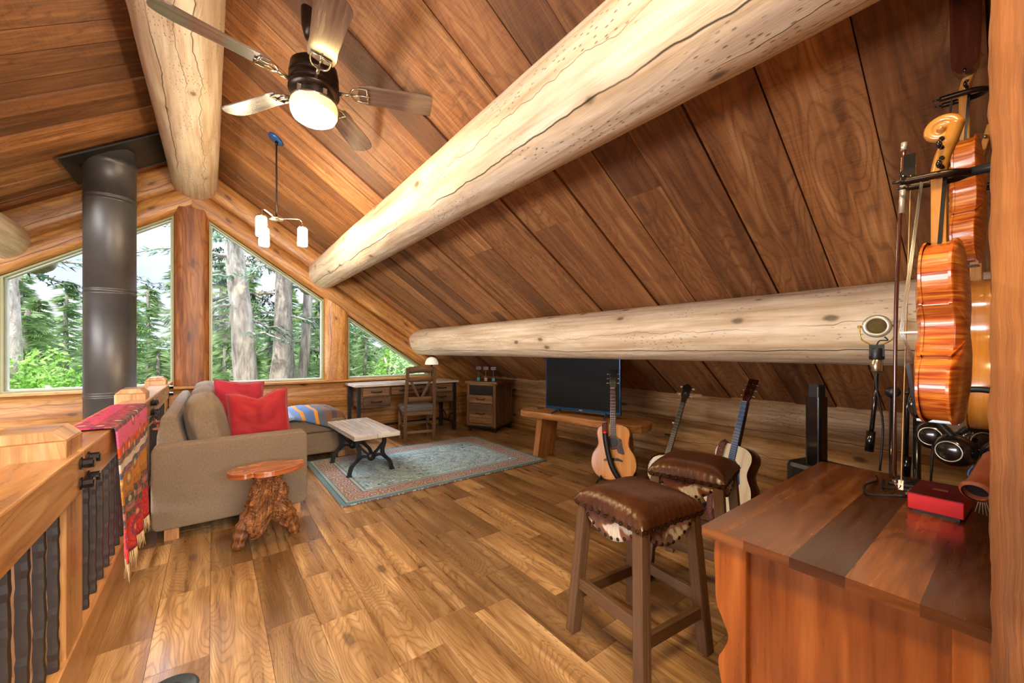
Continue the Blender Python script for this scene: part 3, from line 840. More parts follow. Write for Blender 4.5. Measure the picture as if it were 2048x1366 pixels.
# broadleaf bushes close under the windows
for j, (X, Y, zc, r, col, lab) in enumerate(((-2.6, 10.8, -.1, (1.6, 1.2, 1.5), 'lime', 'bright green leafy tree low in the stove pipe window'), (.2, 12.5, -1.2, (1.6, 1.0, 1.5), 'fir', 'grey-green bushy tree behind the red post'),
        (3.0, 13.2, -1.3, (2.2, 1.3, 1.6), 'lime', 'bright green leafy tree behind the fir trunks'), (4.6, 10.8, .1, (1.5, 1.2, 1.9), 'lime', 'bright green leafy tree in the triangular window'),
        (3.9, 9.6, -.2, (.9, .8, 1.5), 'fir', 'grey-green shrub at the inner side of the triangular window'), (-5.2, 11.8, -.3, (2, 1.3, 1.9), 'fir', 'grey-green bushy tree beyond the outermost fir trunk'))):
    g = hz(X, Y); e = empty('leafy_tree', (X, Y, g), 0, lab, 'tree')
    leafcloud(40 + j, (0, 0, zc - g), r, 15000, .055).build('foliage', col, e)
    t = MB()
    for k in range(4):
        a = k * 1.7; t.tube(cr([(0, 0, 0), (.1 * math.cos(a), .1 * math.sin(a), (zc - g) * .5), (r[0] * .6 * math.cos(a), r[1] * .6 * math.sin(a), zc - g + r[2] * .5)], 5), [.06 - .003 * q for q in range(11)], 6)
    t.build('trunk', 'bark', e)
# ================================================================== RAILING
E_ = empty('railing', (-.42, 1.9, 0), 0, 'timber stair railing with dark hammered iron balusters and bolted posts', 'railing')
LOC = Matrix.Translation((.42, -1.9, 0))
for i, (y0, zt) in enumerate(((.02, .985), (1.93, .985), (3.88, .975), (5.42, .975))):
    b = MB()
    h0 = zt + .9
    x0, x1 = -.60, -.385
    w, dp = (x1 - x0 if i == 1 else .165), .2
    cx = x1 - w / 2
    # chamfered cap drawn in section, long post body
    ch = .035
    b.box((cx, y0 + dp / 2, (zt - ch - 1.0) / 2), (w, dp, zt - ch + 1.0), LOC, axis=2, tone=-.1 * i)
    b.prism([(-w / 2, 0), (w / 2, 0), (w / 2 - ch, ch), (-w / 2 + ch, ch)], -(y0 + dp), -y0, LOC @ T(cx, 0, zt - ch) @ XZ, tone=-.1 * i, grain=1)
    b.build('post', 'timber', E_, bevel=.004)
rails = ((-.9, 2.045), (2.05, 4.0), (4.005, 6.02))
for i, (a, c) in enumerate(rails):
    b = MB(); b.box((-.44, (a + c) / 2, .82), (.145, c - a - .004, .146), LOC, axis=1, tone=.15 * (-1) ** i)
    b.build('top_rail', 'timber', E_, bevel=.006)
b = MB(); b.box((-.44, 2.55, .1), (.125, 6.9, .25), LOC, axis=1, tone=-.5)
b.build('kerb', 'timber', E_, bevel=.006)
bal = MB(); rn = random.Random(2); pts = []; rad = []
for k in range(28):
    z = .2 + .57 * k / 27; pts.append((rn.uniform(-.0012, .0012), rn.uniform(-.0012, .0012), z)); rad.append(.0135 + rn.uniform(-.0012, .0012))
bal.tube(pts, rad, 8, prof=[(math.cos(a) * (1.15 if q % 2 else 1), math.sin(a) * (1.15 if q % 2 else 1)) for q, a in enumerate([2 * PI * j / 8 for j in range(8)])], smooth=False)
bo = None
ys = [y for y in [.35 + .128 * k for k in range(44)] if not any(abs(y - (p + .1)) < .13 for p in (.02, 1.93, 3.88, 5.42))]
for y in ys:
    if bo is None: bo = bal.build('baluster', 'iron', E_, (0, 0, 0)); o = bo
    else: o = bo.copy(); COL.objects.link(o)
    o.parent = E_; o.location = (.015, y - 1.9, 0)
bolt = MB(); MX = R(PI / 2, 'Y')
bolt.lathe([(.0005, .034), (.015, .034), (.0175, .031), (.0175, .006), (.023, .005), (.023, 0)], 8, MX, smooth=False)
b0 = None
for y, z in [(y, z) for yy in (2.045, 4.0) for y in (yy - .045, yy + .05) for z in (.855, .785)] + [(5.5, .86), (5.5, .79), (.1, .85), (.1, .78), (1.72, .11)]:
    if b0 is None: o = b0 = bolt.build('bolt', 'blackgloss', E_)
    else: o = b0.copy(); COL.objects.link(o)
    o.parent = E_; o.location = (.055 if z > .3 else .045, y - 1.9, z)
# throw over the rail
def throw():
    y0, y1 = 2.50, 3.50
    path = cr([(-.535, 0, .72), (-.528, 0, .86), (-.515, 0, .897), (-.44, 0, .9), (-.37, 0, .898), (-.353, 0, .885), (-.347, 0, .80), (-.343, 0, .6), (-.34, 0, .45), (-.338, 0, .27)], 6)
    N = len(path) - 1; b = MB(); ln = [0]
    for i in range(N): ln.append(ln[-1] + (path[i + 1] - path[i]).length)
    nv = 60
    for i in range(N + 1):
        for j in range(nv + 1):
            v = j / nv; p = path[i]; k = max(0, (ln[i] - .4) / ln[-1])
            fold = .022 * k * (1 + math.sin(v * 23 + 1.2)) * 1.0
            y = y0 + (y1 - y0) * v * (1 - .22 * k) - .02 * k
            z = p.z - (.03 * math.sin(v * 3) * k)
            b.v.append(Vector((p.x + fold + .004, y, z + .004)))
    for i in range(N):
        for j in range(nv):
            b.face([i * (nv + 1) + j, (i + 1) * (nv + 1) + j, (i + 1) * (nv + 1) + j + 1, i * (nv + 1) + j + 1],
                   [(ln[i] / ln[-1], j / nv), (ln[i + 1] / ln[-1], j / nv), (ln[i + 1] / ln[-1], (j + 1) / nv), (ln[i] / ln[-1], (j + 1) / nv)], 0, True)
    o = b.build('throw_blanket', 'throw', None, solid=.006)
    tag(o, 'colourful patterned wool throw with a fringe draped over the railing', 'blanket')
    f = MB(); rn = random.Random(9)
    for j in range(90):
        v = j / 89; jj = min(nv, round(v * nv)); p = b.v[N * (nv + 1) + jj]
        a = Vector((p.x, p.y + rn.uniform(-.004, .004), p.z)); L_ = rn.uniform(.07, .10)
        f.tube([a, a + Vector((.004, rn.uniform(-.006, .006), -L_ / 2)), a + Vector((rn.uniform(-.006, .01), rn.uniform(-.012, .012), -L_))], [.0022, .0024, .0018], 5)
    f.build('fringe', 'fringe', o)
throw()
# small antler-like ornament hung on a bolt
e = empty('hanging_ornament', (-.345, 3.86, .84), 0, 'small brown antler ornament hanging on a cord from a railing bolt', 'ornament')
b = MB(); b.tube([(0, 0, .01), (.012, -.02, -.05), (.015, -.03, -.09)], .0022, 5); b.tube([(0, 0, .01), (.014, .01, -.05), (.015, -.01, -.09)], .0022, 5); b.build('cord', 'black', e)
b = MB()
for a in range(6):
    an = a * 1.05; b.tube(cr([(.018, -.02, -.12), (.03 + .03 * math.cos(an), -.02 + .04 * math.sin(an), -.11), (.03 + .05 * math.cos(an), -.02 + .08 * math.sin(an), -.09 - .05 * (a % 2))], 4), [.009, .008, .008, .007, .007, .006, .005, .004, .002], 6)
b.lathe([(.001, -.17), (.03, -.165), (.035, -.155), (.01, -.15), (.008, -.1)], 10, T(.03, -.02, 0)); b.build('antler', 'terracotta', e)

# ================================================================== STOVE PIPE
e = empty('stove_pipe', (-.80, 5.47, -2.8), 0, 'black stove pipe rising through the stairwell to the ceiling', 'stove pipe')
b = MB(); pr = .187
prof = [(pr, 0)]
for z in (1.6, 2.72, 3.62, 4.62, 5.52):
    prof += [(pr, z - .03), (pr + .004, z - .028), (pr + .004, z - .012), (pr, z - .01), (pr, z + .012), (pr + .004, z + .014), (pr + .004, z + .03), (pr, z + .032)]
prof += [(pr, 5.84), (pr + .008, 5.845), (pr + .008, 5.90), (pr, 5.905), (pr, 6.02)]
b.lathe(prof, 48); b.build('pipe', 'stove', e)
b = MB(); b.lathe([(.28, 0), (.28, .02), (pr, .1)], 32); b.build('collar', 'stove', e)
an = math.atan(RS)
b = MB(); Mp = T(.80, -5.47, 2.8) @ T(RX, 0, RZ) @ R(PI - an, 'Y')
b.box((.66, 5.52, .034), (.86, .70, .006), Mp)
for s in (-1, 1): b.box((.66, 5.52 + s * .35, .038), (.86, .006, .014), Mp)
b.build('ceiling_plate', 'plate', e)

# ================================================================== CEILING FAN
e = empty('ceiling_fan', (.458, 2.45, 2.75), 0, 'five-blade bronze ceiling fan with a lit glass bowl', 'ceiling fan')
fz = roofz(.458) - 2.75
b = MB(); b.lathe([(.0005, .13), (.09, .125), (.12, .10), (.128, .05), (.128, .035), (.122, .03), (.13, .02), (.13, -.01), (.124, -.016), (.132, -.024), (.132, -.045), (.10, -.06)], 40); b.build('motor_housing', 'bronze', e)
b = MB(); b.tube([(0, 0, .12), (0, 0, fz - .03)], .014, 12); b.lathe([(.014, fz - .13), (.05, fz - .12), (.065, fz - .06), (.068, fz + .03)], 24); b.build('downrod', 'bronze', e)
b = MB(); b.lathe([(.10, -.06), (.108, -.062), (.108, -.085), (.118, -.09), (.122, -.10), (.118, -.108), (.1, -.11)], 40)
for k in range(5):
    a = k * 2 * PI / 5; b.box((.108 * math.cos(a), .108 * math.sin(a), -.075), (.02, .02, .03), I4)
b.build('light_collar', 'chrome', e)
b = MB(); b.lathe([(.119, -.105), (.124, -.125), (.122, -.155), (.108, -.185), (.08, -.203), (.04, -.211), (.0005, -.213)], 40)
bw = b.build('light_bowl', 'bowl', e)
def paddle():
    L0, L1, w0, w1 = .245, .69, .062, .078
    top = [(L0, -w0)] + [(L0 + (L1 - .05 - L0) * t, -(w0 + (w1 - w0) * t)) for t in (.3, .6, .9)] + [(L1 - .015, -w1 * .75), (L1 + .012, -w1 * .3), (L1 + .01, w1 * .4), (L1 - .03, w1 * .98)]
    return top + [(L0 + (L1 - .05 - L0) * t, (w0 + (w1 - w0) * t)) for t in (.9, .6, .3)] + [(L0, w0)]
for k in range(5):
    a = math.radians(15.6 - 37.33 + 72 * k)
    Mb = R(a) @ T(0, 0, -.005) @ R(math.radians(-12), 'X')
    b = MB(); b.prism(cr([(p[0], p[1], 0) for p in paddle()], 2, True), -.004, .004, Mb); bl = b.build('blade', 'blade', e, bevel=.002)
    b = MB(); b.tube([(.125, 0, -.02), (.17, 0, -.022), (.2, 0, -.016)], [.011, .009, .009], 8, m=Mb)
    b.tube(cr([(.19, 0, -.012), (.205, -.033, -.012), (.24, -.046, -.010), (.285, -.046, -.010)], 5) , .0055, 6, m=Mb)
    b.tube(cr([(.19, 0, -.012), (.205, .033, -.012), (.24, .046, -.010), (.285, .046, -.010)], 5), .0055, 6, m=Mb)
    b.tube([(.285, -.05, -.009), (.285, .05, -.009)], .006, 6, m=Mb); b.tube([(.2, 0, -.014), (.30, 0, -.009)], .005, 6, m=Mb)
    b.build('blade_arm', 'chrome', bl)
# ================================================================== CHANDELIER
CX, CY = .452, 4.055
e = empty('pendant_light', (CX, CY, roofz(CX)), 0, 'three-arm pendant light with lit glass shades on a long rod', 'pendant light')
b = MB(); b.lathe([(.0005, 0), (.065, 0), (.065, -.018), (.0005, -.02)], 32, R(an, 'Y') @ T(0, 0, -.0)); b.build('canopy', 'bluemet', e)
hz_ = 2.435 - roofz(CX)
b = MB(); b.tube([(0, 0, -.015), (.0, 0, -.05), (0, 0, hz_)], .0075, 10); b.tube([(0, 0, -.03), (0, 0, -.06)], .012, 10); b.build('rod', 'bronze', e)
b = MB(); b.lathe([(.0005, hz_ + .01), (.02, hz_ + .008), (.055, hz_ - .008), (.055, hz_ - .018), (.0005, hz_ - .022)], 28); b.build('hub', 'chrome', e)
for k in range(3):
    a = math.radians(-8 + 120 * k); r = .205; c, s = math.cos(a), math.sin(a)
    b = MB(); b.tube(cr([(.03 * c, .03 * s, hz_ - .008), (.1 * c, .1 * s, hz_ + .005), (.17 * c, .17 * s, hz_ + .012), (.2 * c, .2 * s, hz_ - .005), (r * c, r * s, hz_ - .05)], 5), .006, 8)
    b.lathe([(.0005, -.045), (.03, -.045), (.032, -.055), (.03, -.065)], 20, T(r * c, r * s, hz_)); ar = b.build('arm', 'chrome', e)
    b = MB(); b.lathe([(.024, -.06), (.036, -.066), (.04, -.08), (.042, -.215), (.039, -.225), (.0005, -.228)], 28, T(r * c, r * s, hz_)); b.build('glass_shade', 'tubeglow', ar)

# ================================================================== SOFA
SX0, SX1, SY0, SY1 = -.315, .585, 3.385, 5.75
def cushion(b, c, d, m=I4, puff=.04, nu=18, e=.32, seedv=0):
    """soft box: superellipsoid with slight sag"""
    hx, hy, hz_ = (k / 2 for k in d)
    def sp(x, p): return math.copysign(abs(x) ** p, x)
    def fn(u, v):
        th = 2 * PI * u; ph = -PI / 2 + PI * v
        x = sp(math.cos(ph), e) * sp(math.cos(th), e); y = sp(math.cos(ph), e) * sp(math.sin(th), e); z = sp(math.sin(ph), e)
        k = puff * (1 - min(1, abs(x)) ** 2) * (1 - min(1, abs(y)) ** 2)
        kx = puff * (1 - min(1, abs(z)) ** 2) * (1 - min(1, abs(y)) ** 2)
        n = .012 * mn.noise(Vector((x * 3 + seedv, y * 3, z * 3)))
        return (c[0] + x * hx + math.copysign(kx, x) * (abs(x) > .9) + n, c[1] + y * hy + n, c[2] + z * hz_ + math.copysign(k, z) * (abs(z) > .9) + n)
    return b.grid(fn, nu * 4, nu * 2, m, 0, True)
e = empty('corner_sofa', (SX0, SY0, 0), 0, 'taupe corner sofa with a chaise, standing against the railing', 'sofa')
Ms = T(-SX0, -SY0, 0)
b = MB(); b.prism([(p[0] + (SX0 + SX1) / 2, p[1] + .355) for p in rect_r(SX1 - SX0, .55, .045, 5)], -(SY0 + .14), -SY0, Ms @ XZ); b.build('armrest', 'sofa', e, bevel=.012)
b = MB(); b.box(((SX0 + SX1) / 2 - .02, (SY0 + SY1) / 2 + .08, .215), (SX1 - SX0 - .06, SY1 - SY0 - .14, .25), Ms); b.build('base', 'sofa', e, bevel=.02)
for k, (ya, yb) in enumerate(((3.5, 4.42), (4.43, 5.35))):
    b = MB(); b.prism([(-.31, .3), (-.295, .68), (-.275, .80), (-.262, .812), (-.215, .806), (-.2, .79), (-.14, .58), (-.12, .3)], -yb, -ya, Ms @ XZ); b.build('back_frame', 'sofa', e, bevel=.018)
b = MB(); b.prism([(-.31, .3), (-.295, .68), (-.275, .80), (-.215, .806), (-.14, .58), (-.12, .3)], -SY1, -5.36, Ms @ XZ); b.build('back_frame', 'sofa', e, bevel=.018)
for k, (ya, yb) in enumerate(((3.54, 4.24), (4.26, 4.96), (4.98, 5.7))):
    b = MB(); Mc = Ms @ T(-.03, (ya + yb) / 2, .66) @ R(math.radians(-12), 'Y')
    cushion(b, (0, 0, 0), (.20, yb - ya, .46), Mc, .035, 14, .42, k); b.build('back_cushion', 'sofa', e, weld=True)
for k, (ya, yb) in enumerate(((3.535, 4.6), (4.62, 5.7))):
    b = MB(); cushion(b, (.27, (ya + yb) / 2, .40), (.64, yb - ya, .15), Ms, .015, 14, .22, k + 5); b.build('seat_cushion', 'sofa', e, weld=True)
b = MB(); b.box((.88, 5.28, .205), (.72, .90, .24), Ms); b.build('chaise_base', 'sofa', e, bevel=.02)
b = MB(); cushion(b, (.88, 5.28, .40), (.74, .92, .16), Ms, .01, 14, .2, 9); b.build('chaise_cushion', 'sofa', e, weld=True)
for x, y in ((SX0 + .1, SY0 + .07), (SX1 - .08, SY0 + .07), (1.2, 4.9), (1.2, 5.68), (SX0 + .1, 5.65), (.5, 5.65)):
    b = MB(); b.box((x, y, .045), (.075, .07, .09), Ms @ T(x, y, 0) @ S_(1, 1, 1) @ T(-x, -y, 0), axis=2); b.build('foot', 'benchwood', e)
# pillows
def pillow(b, w, h, d, m, seedv=0, chop=.03):
    def fn(u, v):
        # two sides
        s = 1 if u < .5 else -1; uu = u * 2 if u < .5 else 2 - u * 2
        x, z = uu * 2 - 1, v * 2 - 1
        k = max(0, (1 - x * x) * (1 - z * z)) ** .42
        pin = 1 - .07 * (1 - abs(x)) * 0
        xx = x * w / 2 * (1 - .06 * (1 - z * z)); zz = z * h / 2 * (1 - .06 * (1 - x * x)) - chop * (1 - min(1, abs(x) * 1.6)) * max(0, z) ** 2
        n = .035 * mn.noise(Vector((x * 1.9 + seedv, z * 1.9, s))) + .012 * mn.noise(Vector((x * 5 + seedv, z * 5, s)))
        return (xx, s * d / 2 * k + n * k, zz)
    return b.grid(fn, 48, 24, m, 0, True)
def add_pillow(loc, rot, w, h, mat, label, sv, chop):
    e = empty('throw_pillow', loc, 0, label, 'pillow', 'red pillows on the sofa', rot=rot)
    b = MB(); pillow(b, w, h, .17, I4, sv, chop); b.build('cover', mat, e, weld=True)
    b = MB(); pts = []
    for i in range(80):
        t = i / 80 * 4; q = int(t); f = (t - q) * 2 - 1
        x, z = ((f, 1), (1, -f), (-f, -1), (-1, f))[q]
        pts.append((x * w / 2 * (1 - .06 * (1 - z * z)), 0, z * h / 2 * (1 - .06 * (1 - x * x)) - chop * (1 - min(1, abs(x) * 1.6)) * max(0, z) ** 2))
    b.tube(pts, .005, 6, closed=True); b.build('piping', mat, e)
add_pillow((.30, 3.80, .725), (math.radians(-14), math.radians(-4), math.radians(-6)), .43, .40, 'velvet', 'bright red velvet pillow in front, nearest the armrest', 1, .06)
add_pillow((.20, 4.45, .77), (math.radians(-10), math.radians(6), math.radians(20)), .42, .40, 'crimson', 'crimson velvet pillow leaning behind the bright red one', 4, .01)
# folded blanket on the chaise
b = MB()
def bl(u, v):
    x = .60 + .70 * u; y = 4.78 + .88 * v
    z = .50 + .055 * math.sin(PI * min(1, u * 1.05)) ** .6 * (.6 + .4 * math.sin(PI * v)) + .02 * mn.noise(Vector((u * 3, v * 3, 2)))
    if u > .86: z -= (u - .86) * 1.1
    if v < .14: z -= (.14 - v) * 1.3 * min(1, max(0, u * 1.6 - .2)); y = max(y, 4.775)
    return (x, y, z)
b.grid(bl, 40, 30, R(math.radians(-8)) @ I4 if False else I4, 0, True)
tag(b.build('folded_blanket', 'blanket', None, solid=.03), 'blue and brown striped wool blanket lying on the sofa chaise', 'blanket')

# ================================================================== RUG
b = MB(); b.grid(lambda u, v: (.815 + 2.195 * u, 3.29 + 1.59 * v, .014 + .001 * mn.noise(Vector((u * 9, v * 7, 0)))), 30, 24, I4, 0, True)
r_ = b.build('area_rug', 'rug', None)
md = r_.modifiers.new('s', 'SOLIDIFY'); md.thickness = .012; md.offset = -1
tag(r_, 'faded blue persian rug with a pinkish border under the small table', 'rug')

# ================================================================== COFFEE TABLE
e = empty('coffee_table', (1.265, 4.32, .016), math.radians(1), 'low plank table with window sheen painted into its pale top, on black cast-iron trestle legs', 'table')
for s in (-1, 1):
    b = MB(); b.box((s * .1125, 0, .405), (.222, 1.02, .045), axis=1, tone=.2 * s); b.build('top_plank', 'sheentop' if s < 0 else 'sheentop', e, bevel=.004)
for s in (-1, 1):
    b = MB(); mY = T(0, s * .31 + .0, 0) @ XZ @ T(0, 0, -.014)
    def ribbon(pts, w):
        P = cr([(p[0], p[1], 0) for p in pts], 5); l, r = [], []
        for i, p in enumerate(P):
            d = (P[min(i + 1, len(P) - 1)] - P[max(i - 1, 0)]).normalized(); n = Vector((-d.y, d.x, 0)) * w / 2
            l.append(p + n); r.append(p - n)
        for i in range(len(P) - 1): b.prism([r[i], r[i + 1], l[i + 1], l[i]], 0, .028, mY)
    for q in (-1, 1):
        ribbon([(q * .215, 0), (q * .19, .09), (q * .13, .16), (q * .115, .22), (q * .135, .3), (q * .13, .38)], .036)
        ribbon([(q * .15, .13), (q * .09, .175), (q * .03, .165), (0, .15)], .024)
        ribbon([(q * .13, .30), (q * .06, .22), (0, .17)], .022)
        ribbon([(q * .12, .35), (q * .06, .372), (q * .02, .34)], .018)
        b.box((q * .215, -s * 0 + s * .31, .006), (.05, .03, .012))
    b.lathe([(.0005, -.002), (.04, -.002), (.04, .03), (.0005, .03)], 20, mY @ T(0, .165, 0))
    b.box((0, s * .31, .378), (.3, .03, .012))
    b.build('trestle_leg', 'black', e)

# ================================================================== BURL SIDE TABLE
e = empty('burl_side_table', (.285, 3.03, 0), 0, 'small side table with a live-edge top on a gnarled burl root base', 'side table')
out = cr([(-.215, .02, 0), (-.20, -.06, 0), (-.13, -.115, 0), (-.085, -.10, 0), (-.06, -.135, 0), (.03, -.145, 0), (.13, -.11, 0), (.20, -.05, 0), (.225, .0, 0), (.21, .06, 0), (.15, .085, 0), (.135, .07, 0), (.10, .115, 0), (0, .15, 0), (-.09, .12, 0), (-.17, .09, 0)], 5, True)
b = MB(); b.prism(out, .455, .487); b.build('table_top', 'slab', e, bevel=.008)
b = MB()
def root(u, v):
    a = 2 * PI * v; z = .02 + .44 * u
    r = .155 - .085 * u ** .7 + .03 * max(0, u - .82) * 4 - .03 * math.sin(PI * u) * 0
    lob = 1 + .26 * (1 - u) * math.cos(3 * a + .6)
    n = mn.noise(Vector((math.cos(a) * 2.2, math.sin(a) * 2.2, z * 9))) * .034 + mn.noise(Vector((math.cos(a) * 5, math.sin(a) * 5, z * 30))) * .02 + mn.noise(Vector((math.cos(a) * 13, math.sin(a) * 13, z * 80))) * .009
    rr = (r * lob + n) * (.55 + .45 * min(1, u * 3.2 + .25))
    return (rr * math.cos(a), rr * math.sin(a), z + .13 * (1 - u) * (1 - .5 * math.cos(3 * a + .6)) * .7)
b.grid(root, 110, 130, I4, 0, True)
b.build('root_base', 'burl', e, weld=True)
for k, (fx_, fy_) in enumerate(((-.16, -.03), (.16, .02), (-.02, .17))):
    b = MB(); P = cr([(fx_ * .35, fy_ * .35, .24), (fx_ * .7, fy_ * .7, .16), (fx_ * .9, fy_ * .9, .08), (fx_, fy_, 0)], 6)
    b.tube(P, [.06 - .028 * (i / (len(P) - 1)) + .006 * math.sin(i * 1.7 + k) for i in range(len(P))], 14); b.build('leg', 'burl', e)

# ================================================================== BAR STOOLS
NAIL = []
def nail(par, p, k):
    if not NAIL: o = MB().ball((0, 0, 0), (.008, .005, .008), 10).build('nailhead', 'hide_dark'); NAIL.append(o)
    else: o = NAIL[0].copy(); COL.objects.link(o)
    o.parent = par; o.location = p; o.rotation_euler.z = k * PI / 2
def make_stool():
    e = empty('bar_stool')
    hs = .165
    H_ = .60
    legs = [(sx, sy) for sx in (-1, 1) for sy in (-1, 1)]
    def lp(sx, sy, z): k = hs - .012 + (.205 - hs) * (1 - z / H_); return Vector((sx * k, sy * k, z))
    for sx, sy in legs:
        b = MB(); w = .024
        P = [lp(sx, sy, 0), lp(sx, sy, H_)]
        b.tube(P, [1, 1], prof=[(-w, -w), (w, -w), (w, w), (-w, w)], up=(1, 0, 0), smooth=False)
        b.build('leg', 'stool', e, bevel=.004)
    for (a, c, z) in (((-1, -1), (1, -1), .17), ((-1, 1), (1, 1), .17), ((-1, -1), (-1, 1), .225), ((1, -1), (1, 1), .225)):
        b = MB(); p, q = lp(*a, z), lp(*c, z); d = (q - p).normalized()
        b.tube([p, q], [1, 1], prof=[(-.024, -.013), (.024, -.013), (.024, .013), (-.024, .013)], up=(0, 0, 1), smooth=False); b.build('stretcher', 'stool', e, bevel=.003)
    # cowhide skirts with curved lower edge, one per side
    for k in range(4):
        b = MB(); m = R(k * PI / 2)
        def fn(u, v):
            x = (-1 + 2 * u) * (hs - .03); drop = .055 + .06 * math.sin(PI * u) ** .8
            return (x, -hs + .004 - .004 * v, H_ - .005 - drop * v)
        b.grid(fn, 16, 6, m, 0, True)
        sk = b.build('cowhide_skirt', 'cowhide', e, solid=.008)
        for j in range(8):
            u = (j + .3) / 7.6; x = (-1 + 2 * u) * (hs - .034); drop = .055 + .06 * math.sin(PI * min(1, u)) ** .8
            nail(sk, m @ Vector((x, -hs - .004, H_ + .004 - drop)), k)
    # puffed leather seat
    b = MB(); s_ = .195
    def seat(u, v):
        x, y = -1 + 2 * u, -1 + 2 * v
        k = ((1 - x ** 4) * (1 - y ** 4)); edge = max(abs(x), abs(y))
        cs = 1 - .035 * (1 - abs(x * y)) * edge        # corners pulled outwards
        z = H_ + .004 + .062 * max(0, k) ** .62 - .012 * edge ** 16
        wr = .0035 * math.sin(38 * (x if abs(y) > abs(x) else y)) * max(0, edge - .78) / .22
        return (x * s_ * cs, y * s_ * cs, z + wr)
    b.grid(seat, 48, 48, I4, 0, True)
    def skirt(u, v):
        t = u * 4; q = int(min(3.999, t)); f = (t - q) * 2 - 1
        x, y = ((f, -1), (1, f), (-f, 1), (-1, -f))[q]
        cs = 1 - .035 * (1 - abs(x * y)); z = H_ + .004 - .012 - .026 * v
        wr = .004 * math.sin(38 * f) * v
        ins = 1 - .05 * v - .008
        return (x * s_ * cs * ins + wr * (abs(x) > .99), y * s_ * cs * ins + wr * (abs(y) > .99), z)
    b.grid(skirt, 96, 5, I4, 0, True, flip=False)
    st = b.build('leather_seat', 'leather', e, weld=True)
    for k in range(4):
        for j in range(9):
            f = -1 + 2 * (j + .5) / 9
            nail(st, R(k * PI / 2) @ Vector((f * s_ * .95, -s_ * .965, H_ - .024)), k)
    return e
s0 = make_stool(); s1 = copy_tree(s0)
s0.location = (1.455, 1.02, 0); s0.rotation_euler.z = math.radians(-6)
tag(s0, 'brown leather bar stool with a white-patched cowhide skirt, standing in the open floor', 'bar stool', 'leather and cowhide bar stools')
s1.location = (2.13, 1.12, 0); s1.rotation_euler.z = math.radians(13)
tag(s1, 'brown leather bar stool half hidden behind the cherry chest and the other stool', 'bar stool', 'leather and cowhide bar stools')

# ================================================================== CHEST
e = empty('wooden_chest', (1.65, .3, 0), 0, 'red-brown wooden chest with a multi-toned plank top and scalloped front edge', 'chest')
Mc = T(-1.65, -.3, 0)
b = MB()
ts = (-.1, .15, -1.0, .9, -.85)
xs_ = [1.111, 1.111]
# top planks run across the depth (X)
edges = [.562, .452, .349, .243, .128, .0]
for i in range(5):
    y1, y0 = edges[i], edges[i + 1]
    b.box((1.647, (y0 + y1) / 2, .737), (1.075, y1 - y0, .026), Mc, axis=0, tone=ts[i])
b.build('top', 'chesttop', e)
b = MB(); b.box((1.16, .26, .365), (.016, .40, .715), Mc, axis=2, tone=-.3); b.build('side_panel', 'chest', e)
b = MB(); b.box((2.15, .27, .365), (.03, .5, .715), Mc, axis=2, tone=-.3); b.build('side_panel', 'chest', e)
b = MB(); b.box((1.65, .02, .365), (1.0, .015, .7), Mc, axis=2); b.build('back_panel', 'chest', e)
pf = cr([(.455, .724, 0), (.532, .724, 0), (.535, .60, 0), (.532, .54, 0), (.515, .50, 0), (.500, .46, 0), (.512, .42, 0), (.527, .385, 0), (.522, .34, 0), (.515, .30, 0), (.527, .25, 0), (.515, .2, 0), (.53, .1, 0), (.53, 0, 0), (.455, 0, 0)], 5)
pf = [p for p in pf if p.x >= .4549] + [Vector((.455, 0, 0))]
b = MB(); b.prism([(p.x, p.y) for p in pf], 1.13, 1.162, Mc @ Matrix(((0, 0, 1, 0), (1, 0, 0, 0), (0, 1, 0, 0), (0, 0, 0, 1))), tone=.5, grain=1); b.build('scalloped_stile', 'chest', e, bevel=.003)
b = MB(); b.box((1.146, .045, .362), (.032, .085, .724), Mc, axis=2, tone=.4); b.build('back_stile', 'chest', e, bevel=.002)
for i, (z0, z1) in enumerate(((.52, .71), (.3, .51), (.08, .29))):
    b = MB(); b.box((1.65, .50, (z0 + z1) / 2), (.94, .03, z1 - z0 - .008), Mc, axis=0, tone=.1 * i); d = b.build('drawer', 'chest', e, bevel=.004)
    for s in (-.25, .25):
        b = MB(); b.ball((1.65 + s, .53, (z0 + z1) / 2), .018, 12, Mc); b.build('knob', 'brass', d)
b = MB(); b.box((1.65, .30, .04), (1.0, .42, .07), Mc, axis=0); b.build('plinth', 'chest', e)
# ================================================================== FLOOR OUTLET
e = empty('floor_outlet_cover', (-.125, 1.90, 0), math.radians(20), 'round grey metal floor outlet cover set in the oak planks', 'outlet')
b = MB(); b.lathe([(.0005, .006), (.075, .006), (.083, .003), (.085, 0)], 40); b.build('cover_plate', 'vent', e)
b = MB(); b.lathe([(.03, .0065), (.034, .008), (.038, .0065)], 32); b.box((0, 0, .0065), (.05, .006, .002))
for k in range(2): b.lathe([(.0005, .0075), (.004, .0072)], 8, T(.06 * (-1) ** k, 0, 0))
b.build('lid_ring', 'black', e)
# ================================================================== DESK
DX0, DX1, DY0, DY1 = 1.55, 3.08, 5.48, 5.99
e = empty('writing_desk', ((DX0 + DX1) / 2, 5.73, 0), 0, 'reclaimed wood writing desk with black iron legs under the triangular window', 'desk')
Md = T(-(DX0 + DX1) / 2, -5.73, 0)
b = MB()
for k in range(3): b.box(((DX0 + DX1) / 2, DY0 + (k + .5) * (DY1 - DY0 + .03) / 3 - .015, .765), (DX1 - DX0 + .06, .178, .03), Md, axis=0, tone=.1 * k)
b.build('top', 'sheentop', e, bevel=.004)
for x in (DX0 + .03, DX1 - .03):
    for y in (DY0 + .03, DY1 - .03):
        b = MB(); b.box((x, y, .375), (.045, .045, .75), Md); b.build('leg', 'black', e, bevel=.003)
b = MB(); b.box(((DX0 + DX1) / 2, DY1 - .04, .12), (DX1 - DX0 - .06, .03, .03), Md)
